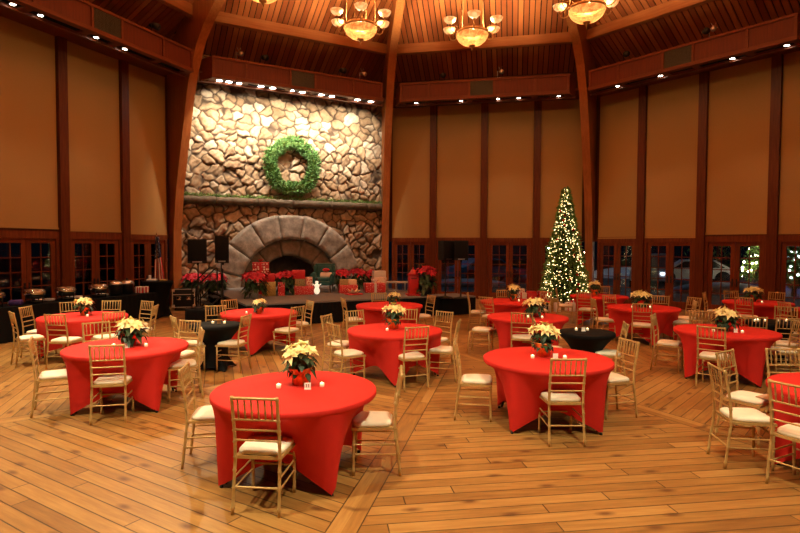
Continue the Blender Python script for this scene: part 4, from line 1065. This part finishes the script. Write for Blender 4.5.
# ---------------------------------------------------------------- armchair
r = empty('armchair', on_stage(.12, 3.45), radians(-3), 'dark teal upholstered wing armchair standing on the stage', 'armchair')
b = MB(); b.box((0,-.02,.36), (.66,.62,.20), 0, .05); b.build('seat_base', M['teal'], r)
b = MB(); b.box((0,-.06,.49), (.54,.58,.12), 0, .05); b.build('seat_cushion', M['teal'], r)
b = MB()
mx = Matrix.Translation((0, .27, .68)) @ Matrix.Rotation(radians(-8), 4, 'X')
b.box((0,0,0), (.62,.16,.62), 0, .06, mx); b.tube([(-.36,.30,.99),(0,.31,1.0),(.36,.30,.99)], .055, 10); b.build('backrest', M['teal'], r)
for s in (-1, 1):
    b = MB(); b.box((s*.34,-.05,.48), (.12,.60,.30), 0, .05); b.tube([(s*.36,.22,.66),(s*.37,-.05,.66),(s*.37,-.34,.63)], .065, 10); b.box((s*.35,.22,.80), (.10,.20,.36), 0, .045); b.build('armrest', M['teal'], r)
for sx in (-.28, .28):
    for sy in (-.26, .26): b = MB(); b.tube([(sx*1.08, sy*1.05, 0), (sx, sy, .28)], [.016, .028], 8); b.build('leg', M['darkwood'], r)
r.scale = (.88, .88, .88)
pl = empty('throw_pillow', tuple(Vector(on_stage(.12, 3.62))+Vector((0, .06, .48))), radians(-3), 'white cushion with a red knit hat shape leaning in the teal armchair', 'pillow')
b = MB(); mx = Matrix.Rotation(radians(-22), 4, 'X'); b.box((0,.05,.10), (.40,.10,.18), 0, .045, mx); b.build('cushion', M['giftwhite'], pl); b = MB(); b.ball((0,.07,.24), (.12,.06,.06), 12, 7); b.build('red_top', M['ribbonred'], pl)
# ---------------------------------------------------------------- mailbox
r = empty('mailbox', on_stage(2.12, 5.80), rotw(-1)-.3, 'tall red Santa mailbox with a pointed lid on the stage corner', 'mailbox')
b = MB(); b.box((0,0,.03), (.40,.36,.06), 0, .01); b.box((0,0,.33), (.29,.26,.56), 0, .01); b.build('body', M['mailred'], r)
b = MB(); b.box((0,0,.62), (.35,.31,.03), 0, .01); b.lathe([(.20,.635),(.14,.68),(.09,.73),(.07,.78),(.02,.80),(.035,.83),(.002,.87)], n=14); b.build('lid', M['mailred'], r)
b = MB(); b.box((0,-.145,.52), (.18,.01,.02)); b.build('slot', M['blackplastic'], r)
# ---------------------------------------------------------------- grey riser
r = empty('riser', (.02, 18.5, .03), 0, 'light grey folding riser behind the stage, left of the red mailbox', 'riser')
b = MB(); b.box((0,0,.86), (.92,.5,.04)); b.build('top', mat('pale_grey', (.42,.40,.36), .6), r)
for x in (-.44, -.15, .15, .44):
    b = MB(); b.box((x,-.22,.705), (.05,.04,.27)); b.box((x,.22,.705), (.05,.04,.27)); b.build('leg', M['steel'], r)
b = MB(); b.box((0,-.22,.60), (.9,.03,.03)); b.build('rail', M['steel'], r)
# ---------------------------------------------------------------- buffet
bf = empty('buffet_table', W(-2, -1.35, 1.75), rotw(-2), 'long black draped buffet table along the left windows', 'table')
b = MB(); b.box((0,0,.745), (5.2,.75,.03)); b.build('tabletop', M['blackcloth'], bf)
b = MB(); skirt(b, [(-2.61,.385),(-2.61,-.385),(2.61,-.385),(2.61,.385)], .755, .015, .14); b.build('skirt', M['blackcloth'], bf, fix=False)
def BF(t, off, z=.76): return W(-2, t, 1.75-off+0, z)
for i, (px, py, lb) in enumerate([(11, 302, 'chafing dish leftmost on the buffet'),(39, 299, 'second chafing dish along the buffet'),(63, 296.5, 'third chafing dish along the buffet'),(91, 294, 'chafing dish nearest the soup kettles')]):
    t = [-2.95, -2.05, -1.28, -.38][i]
    r = empty('chafing_dish', BF(t, -.05), rotw(-2)+.1, 'round chrome and black '+lb, 'chafing dish', 'chafing dishes on the buffet')
    b = MB(); b.lathe([(.16,.02),(.19,.04),(.20,.07),(.18,.07),(.10,.05)], n=20); b.lathe([(.05,.0),(.06,.08),(.01,.10)], n=12)
    for q in range(4): b.tube([(cos(q*pi/2+.4)*.20, sin(q*pi/2+.4)*.20, 0), (cos(q*pi/2+.4)*.21, sin(q*pi/2+.4)*.21, .25)], .014, 6)
    b.lathe([(.19,.13),(.205,.22),(.19,.22),(.18,.14)], n=20); b.build('stand', M['blackmetal'], r); r.scale = (.9,.9,.9)
    b = MB(); b.lathe([(.23,.22),(.25,.235),(.25,.30),(.24,.31)], n=24); b.build('pan', M['chrome'], r)
    b = MB(); b.lathe([(.24,.31),(.225,.345),(.15,.375),(.02,.39)], n=24); b.build('lid', M['chrome'], r)
    b = MB(); b.tube([(-.10,-.25,.35),(-.30,-.2,.36),(-.34,0,.37)], .012, 6); b.build('lid_handle', M['chrome'], r)
for i, t in enumerate((.18, .55)):
    r = empty('soup_kettle', BF(t, .0), 0, 'black soup kettle with domed steel lid, %s of the pair' % ('nearer the chafing dishes' if i == 0 else 'nearer the striped boxes'), 'soup kettle', 'soup kettles on the buffet')
    b = MB(); b.lathe([(.13,0),(.165,.03),(.17,.26),(.18,.28)], n=20); b.build('pot', M['blackplastic'], r)
    b = MB(); b.lathe([(.185,.28),(.19,.29),(.16,.35),(.08,.39),(.015,.40)], n=20); b.build('lid', M['chrome'], r); b = MB(); b.ball((0,0,.42), .025); b.build('knob', M['blackplastic'], r)
for i in range(5):
    p = BF(.98+.10*(i%3), -.05+.14*(i//3)); r = empty('popcorn_box', p, .3*i, 'red and white striped snack box on the buffet, by the tall black table', 'box', 'striped snack boxes on the buffet')
    b = MB(); b.prism([(-.045,0),(.045,0),(.055,.16),(-.055,.16)], -.04, .04); b.build('carton', M['stripebox'], r); b = MB(); b.box((0,0,.16), (.09,.07,.03), 0, .012); b.build('contents', M['giftwhite'], r)
for i, (t, off) in enumerate([(-3.45,.22),(-2.75,.24),(-2.35,.22),(-1.75,.24),(-1.5,.2),(-.95,.24),(-.75,.22),(-.1,.24),(.0,.2)]):
    r = MB(); n = 4
    for j in range(n): r.lathe([(.05, j*.012), (.11, j*.012+.012), (.105, j*.012+.016), (.04, j*.012+.006)], n=18)
    o = r.build('plate_stack', M['white'], None, BF(t, off)); tag(o, 'short stack of white plates on the buffet front edge, stack %s from its left end' % ['one','two','three','four','five','six','seven','eight','nine'][i], 'plates', 'plate stacks along the buffet')
for i, t in enumerate((-2.5,)):
    r = MB(); r.box((0,0,.06), (.26,.18,.12), 0, .04); o = r.build('napkin_bundle', mat('purple_cloth', (.06, .02, .14), .8), None, BF(t, -.1), .3); tag(o, 'folded purple cloth between the two leftmost chafing dishes', 'cloth')
# things on the tall table
for i, (dx, dy, w, h, m, lb) in enumerate([(-.15,-.05,.26,.06,M['white'],'white folded linen on the tall black table'),(.16,0,.2,.05,M['giftgold'],'tan tray on the tall black table'),(-.28,.1,.07,.16,M['white'],'small white cup on the tall black table')]):
    r = MB(); r.box((0,0,h/2), (w, w*.7, h), 0, min(.02, h/3)); o = r.build(['linen_stack','tray','cup'][i], m, None, (TALL.x+dx, TALL.y+dy, 1.06), .3*i); tag(o, lb, ['linen','tray','cup'][i])
# flag
fx, fy = at(157, 300, 17.9)[:2]
r = empty('flag', (fx, fy, 0), 0, 'furled red, white and blue flag on a gold-tipped pole', 'flag')
b = MB(); b.tube([(0,0,.03),(0,0,2.42)], .013, 8); b.build('pole', M['brass'], r); b = MB(); b.lathe([(.16,0),(.16,.03),(.05,.06),(.02,.12)], n=16); b.build('base', M['brass'], r); b = MB(); b.lathe([(.015,2.42),(.03,2.45),(.002,2.54)], n=8); b.build('finial', M['brass'], r)
flagm, N, L, B = nt('flag_cloth')
uvn = N.new('ShaderNodeUVMap'); uvn.uv_map = 'f'; s_ = N.new('ShaderNodeSeparateXYZ'); L.new(uvn.outputs[0], s_.inputs[0])
def mm(op, a, b=None):
    n = N.new('ShaderNodeMath'); n.operation = op
    for i, v in enumerate((a, b)):
        if v is None: continue
        if isinstance(v, (int, float)): n.inputs[i].default_value = v
        else: L.new(v, n.inputs[i])
    return n.outputs[0]
strp = mm('GREATER_THAN', mm('FRACT', mm('MULTIPLY', s_.outputs['X'], 6.5)), .5); mx_ = N.new('ShaderNodeMixRGB'); L.new(strp, mx_.inputs[0]); mx_.inputs[1].default_value = (.5,.01,.02,1); mx_.inputs[2].default_value = (.7,.68,.62,1)
can = mm('MULTIPLY', mm('GREATER_THAN', s_.outputs['Y'], .52), 1.0); vr = N.new('ShaderNodeTexVoronoi'); vr.inputs['Scale'].default_value = 16; L.new(uvn.outputs[0], vr.inputs['Vector'])
star = mm('LESS_THAN', vr.outputs['Distance'], .25); mc = N.new('ShaderNodeMixRGB'); L.new(star, mc.inputs[0]); mc.inputs[1].default_value = (.01,.015,.06,1); mc.inputs[2].default_value = (.7,.68,.62,1)
mf = N.new('ShaderNodeMixRGB'); L.new(can, mf.inputs[0]); L.new(mx_.outputs[0], mf.inputs[1]); L.new(mc.outputs[0], mf.inputs[2]); L.new(mf.outputs[0], B.inputs['Base Color']); B.inputs['Roughness'].default_value = .8
nx, nz = 26, 14; vs = []; fs = []; uvs = []
for i in range(nx+1):
    for j in range(nz+1):
        u = i/nx; v = j/nz; wd = .08+.20*(1-v)**1.2; x = .0+(u-.25)*wd*1.2; y = -.02-.045*sin(u*15+v*2)*(1-.3*v); z = 2.38-1.55*(1-v)*(1-.10*u)
        vs.append((x, y, z)); uvs.append((u, v))
for i in range(nx):
    for j in range(nz): q = i*(nz+1)+j; fs.append((q, q+nz+1, q+nz+2, q+1))
b = MB(); b.add(vs, fs, True); o = b.build('cloth', flagm, r, fix=False); ul = o.data.uv_layers.new(name='f')
for lp in o.data.loops: ul.data[lp.index].uv = uvs[lp.vertex_index]
# ---------------------------------------------------------------- christmas tree
random.seed(77)
tx, ty = 5.72, 19.15; TH = 4.12
tr = empty('christmas_tree', (tx, ty, 0), 0, 'tall slim Christmas tree covered in warm white lights', 'christmas tree')
fo = MB()
def trad(z): return .03+.80*(1-(z-.25)/(TH-.25))**.86
for i in range(15000):
    z = .25+(TH-.27)*(1-sqrt(random.random()))**1.0 if random.random() < .5 else random.uniform(.25, TH-.02)
    R = max(.03, trad(z)); a = random.uniform(0, 2*pi); q = R*(random.uniform(.45, 1.0)**.6)*(1+.10*sin(a*7+z*9))
    p = Vector((cos(a)*q, sin(a)*q, z+.06*sin(a*5+z*14))); d = Vector((cos(a), sin(a), random.uniform(-.7, .25)))+rv(.55)
    fo.leaf(p, d, rv(), random.uniform(.08, .15), .030, .1)
fo.build('foliage', M['pine'], tr, fix=False)
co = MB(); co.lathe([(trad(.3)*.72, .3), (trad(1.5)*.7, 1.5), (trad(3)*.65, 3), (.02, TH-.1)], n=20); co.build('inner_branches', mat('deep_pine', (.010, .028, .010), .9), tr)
b = MB(); b.tube([(0,0,0),(0,0,.5)], .05, 8); b.build('trunk', M['darkwood'], tr)
pts = []
for i in range(1050):
    z = .32+(TH-.36)*(random.random()**1.25); R = trad(z); a = random.uniform(0, 2*pi); q = R*random.uniform(.88, 1.06); pts.append((cos(a)*q, sin(a)*q, z))
pts.sort(key=lambda p: p[1])
bm_ = MB(); bm_.ball((0,0,0), .0115, 6, 4); b0 = bm_.build('fairy_light', M['bulb'], tr, pts[0])
for p in pts[1:95]: c = b0.copy(); COL.objects.link(c); c.location = p
rest = MB()
for p in pts[95:]: rest.ball(p, .0115, 6, 4)
o = rest.build('fairy_lights', M['bulb'], tr); o['kind'] = 'stuff'
bb = MB(); bb.ball((0,0,0), .045, 12, 8); b0 = None
for i in range(18):
    z = .5+3.0*i/18; R = trad(z); a = -pi/2+random.uniform(-1.3, 1.3)
    if b0 is None: b0 = bb.build('bauble', M['bauble'], tr); c = b0
    else: c = b0.copy(); COL.objects.link(c)
    c.location = (cos(a)*R, sin(a)*R, z)
random.seed(5)
for i, (px, py, D, w, d, h, m, lb) in enumerate([(551,309,18.2,.42,.3,.40,M['giftgold'],'gold present under the Christmas tree'),(547,312,17.6,.22,.2,.24,M['giftwhite'],'small white present in front of the gold one under the tree'),(558,311,17.7,.18,.16,.30,M['giftwhite'],'upright white present right of the gold one under the tree'),(573,309,18.0,.40,.3,.28,M['giftwhite'],'white present under the right side of the tree'),(581,310,18.1,.3,.3,.2,M['giftred'],'red present under the right side of the tree')]):
    a = at(px, py, D); gift(a[0], a[1], 0, w, d, h, m, M['ribbonred'] if i == 3 else None, lb, .2*i, bow=(i == 3))
# gift display table left of tree
gx, gy = at(530, 300, 17.6)[:2]
r = empty('gift_table', (gx, gy, 0), .1, 'small table stacked with presents left of the Christmas tree', 'table'); b = MB(); b.box((0,0,.36), (1.15,.6,.04), 0, .01); b.build('tabletop', M['giftred'], r)
for sx in (-.5, .5):
    for sy in (-.25, .25): b = MB(); b.box((sx, sy, .17), (.05,.05,.34)); b.build('leg', M['darkwood'], r)
gift(gx-.33, gy-.05, .38, .38, .3, .26, M['giftwhite'], M['ribbonred'], 'white present at the left end of the small gift table', .1, bow=False); gift(gx+.05, gy, .38, .3, .3, .22, M['wrapsmall'], None, 'red speckled present in the middle of the small gift table', .1); gift(gx+.38, gy-.03, .38, .26, .26, .30, M['wrapdots'], None, 'red present with white spots at the tree end of the gift table', .2)
gift(gx-.30, gy, .64, .24, .2, .12, M['wraprw'], None, 'small patterned present on top of the white one on the gift table', .1); gift(gx+.06, gy, .60, .26, .24, .08, M['giftred'], None, 'flat red present topmost on the gift table', .1)
# ---------------------------------------------------------------- outside
b = MB(); b.add([(-60,-20,-.06),(90,-20,-.06),(90,90,-.06),(-60,90,-.06)], [(0,1,2,3)]); o = b.build('ground', M['asphalt']); struct(o)
def vehicle(name, loc, rz, m, label, truck):
    r = empty(name, loc, rz, label, 'truck' if truck else 'car'); b = MB()
    prof = [(-2.7,.45),(2.7,.45),(2.7,.95),(1.5,1.05),(.9,1.75),(-.7,1.78),(-.8,1.08),(-2.7,1.08)] if truck else [(-2.2,.35),(2.2,.35),(2.25,.8),(1.3,.92),(.6,1.4),(-1.0,1.42),(-1.8,.95),(-2.2,.9)]
    b.prism(prof, -.9, .9); b.build('body', m, r)
    g = MB(); q = [(.85,1.68),(1.35,1.10),(-.6,1.12),(-.6,1.70)] if truck else [(.55,1.33),(1.1,.96),(-1.5,.98),(-.95,1.34)]
    g.prism(q, -.91, .91); g.build('window_glass', M['carglass'], r)
    for x in ((-1.7, 1.75) if truck else (-1.4, 1.4)):
        for y in (-.82, .82): w_ = MB(); w_.lathe([(.001,-.12),(.38,-.12),(.40,-.08),(.40,.08),(.38,.12),(.001,.12)], n=20); c = w_.build('wheel', M['tyre'], r, (x, y, .38)); c.rotation_euler = (pi/2, 0, 0)
    for y in (-.6, .6): h = MB(); h.box(((2.72 if truck else 2.26), y, .82 if truck else .66), (.04,.18,.10)); h.build('headlamp', M['coolbulb'] if truck else M['steel'], r)
    return r
vehicle('pickup_truck', (13.6, 30, -.05), radians(-115), M['carwhite'], 'white pickup truck parked outside with its headlamps lit', True)
vehicle('car', (5.2, 33.5, -.05), radians(20), M['carblue'], 'blue car parked outside behind the centre doors', False)
vehicle('car', (17.2, 32.4, -.05), radians(160), M['carwhite'], 'pale car parked outside beyond the right-hand doors', False)
for i, (x, y, sx, sy, sz) in enumerate([(15.2, 26.2, 2.4, 1.0, .5),(22.5, 26, 3, 1.3, .6),(17.5, 39, 4.5, 2, .8),(9.5, 34, 2.6, 1.5, .6),(3.5, 30, 2.6, 1, .4),(28, 35, 4, 2, .9)]):
    b = MB(); b.ball((0,0,0), (sx, sy, sz), 24, 10); o = b.build('snow_bank', M['snow'], None, (x, y, -.06)); tag(o, 'low snow bank outside the glass doors, %s' % ['before the pickup','beyond the right-hand doors','behind the parked cars','left of the pickup','before the blue car','farthest right'][i], 'snow bank', 'snow banks outside')
def lit_tree(x, y, h, R, m, n, label, leafy=True):
    r = empty('outdoor_tree', (x, y, -.06), 0, label, 'tree', 'lit trees outside'); b = MB(); b.tube([(0,0,0),(0,0,h*.9)], [.12,.03], 8); b.build('trunk', M['darkwood'], r)
    f = MB()
    for i in range(1300):
        z = random.uniform(.5, h); q = R*(1-z/h*.85)*sqrt(random.random()); a = random.uniform(0, 6.28); f.leaf((cos(a)*q, sin(a)*q, z), rv(), rv(), .35, .10)
    f.build('foliage', M['pine'], r, fix=False)
    g = MB()
    for i in range(n):
        z = random.uniform(.6, h); q = R*(1-z/h*.85); a = random.uniform(0, 6.28); g.ball((cos(a)*q, sin(a)*q, z), .055, 6, 4)
    o = g.build('string_lights', m, r); o['kind'] = 'stuff'
lit_tree(18.6, 28.2, 3.6, 1.3, M['warmfar'], 60, 'outdoor evergreen strung with warm white lights')
lit_tree(21.6, 30.2, 3.6, 1.1, M['bluebulb'], 40, 'outdoor evergreen strung with blue lights')
lit_tree(17.6, 24.6, 2.0, .8, M['coolbulb'], 40, 'low outdoor shrub covered in cool white lights')
lit_tree(11, 38, 6, 2.2, M['warmfar'], 12, 'dark evergreen behind the pickup')
lit_tree(23, 40, 7, 2.6, M['warmfar'], 8, 'dark evergreen behind the snow banks')
def lamp(loc, e, col, r=.3):
    d = bpy.data.lights.new('lamp', 'POINT'); d.energy = e; d.color = col; d.shadow_soft_size = r; o = bpy.data.objects.new('lamp', d); COL.objects.link(o); o.location = loc
for i, (x, y) in enumerate([(13, 36), (22, 33), (1, 34)]):
    r = empty('street_lamp', (x, y, -.06), 0, 'parking lot lamp post outside, %s' % ['behind the pickup','on the right','behind the blue car'][i], 'street lamp'); b = MB(); b.tube([(0,0,0),(0,0,6)], [.09,.05], 8); b.build('pole', M['blackmetal'], r); b = MB(); b.lathe([(.05,6),(.3,6.02),(.28,6.2),(.05,6.3)], n=12); b.build('lamp_head', M['coolbulb'], r)
    lamp((x, y-.5, 5.9), 45, (.55, .72, 1))
# ---------------------------------------------------------------- world, camera, view
wd = bpy.data.worlds.new('world'); SC.world = wd; wd.use_nodes = True; bg = wd.node_tree.nodes['Background']; bg.inputs[0].default_value = (.010, .013, .022, 1); bg.inputs[1].default_value = .05
cam = bpy.data.cameras.new('camera'); co = bpy.data.objects.new('camera', cam); COL.objects.link(co); SC.camera = co
cam.sensor_fit = 'HORIZONTAL'; cam.sensor_width = 36; cam.lens = 552.15/800*36; cam.clip_start = .05; cam.clip_end = 300
co.location = (0, 0, 2.104)
R = Matrix.Rotation(pi/2-.03727, 4, 'X'); co.rotation_euler = (R @ Matrix.Rotation(-.0038*-1, 4, 'Z')).to_euler()
SC.view_settings.view_transform = 'Standard'; SC.view_settings.look = 'None'; SC.view_settings.gamma = 1; SC.view_settings.use_curve_mapping = False
SC.view_settings.exposure = 1.56
SC.cycles.max_bounces = 8; SC.cycles.diffuse_bounces = 4; SC.cycles.sample_clamp_indirect = 4; SC.cycles.use_light_tree = True; SC.cycles.caustics_reflective = False; SC.cycles.caustics_refractive = False
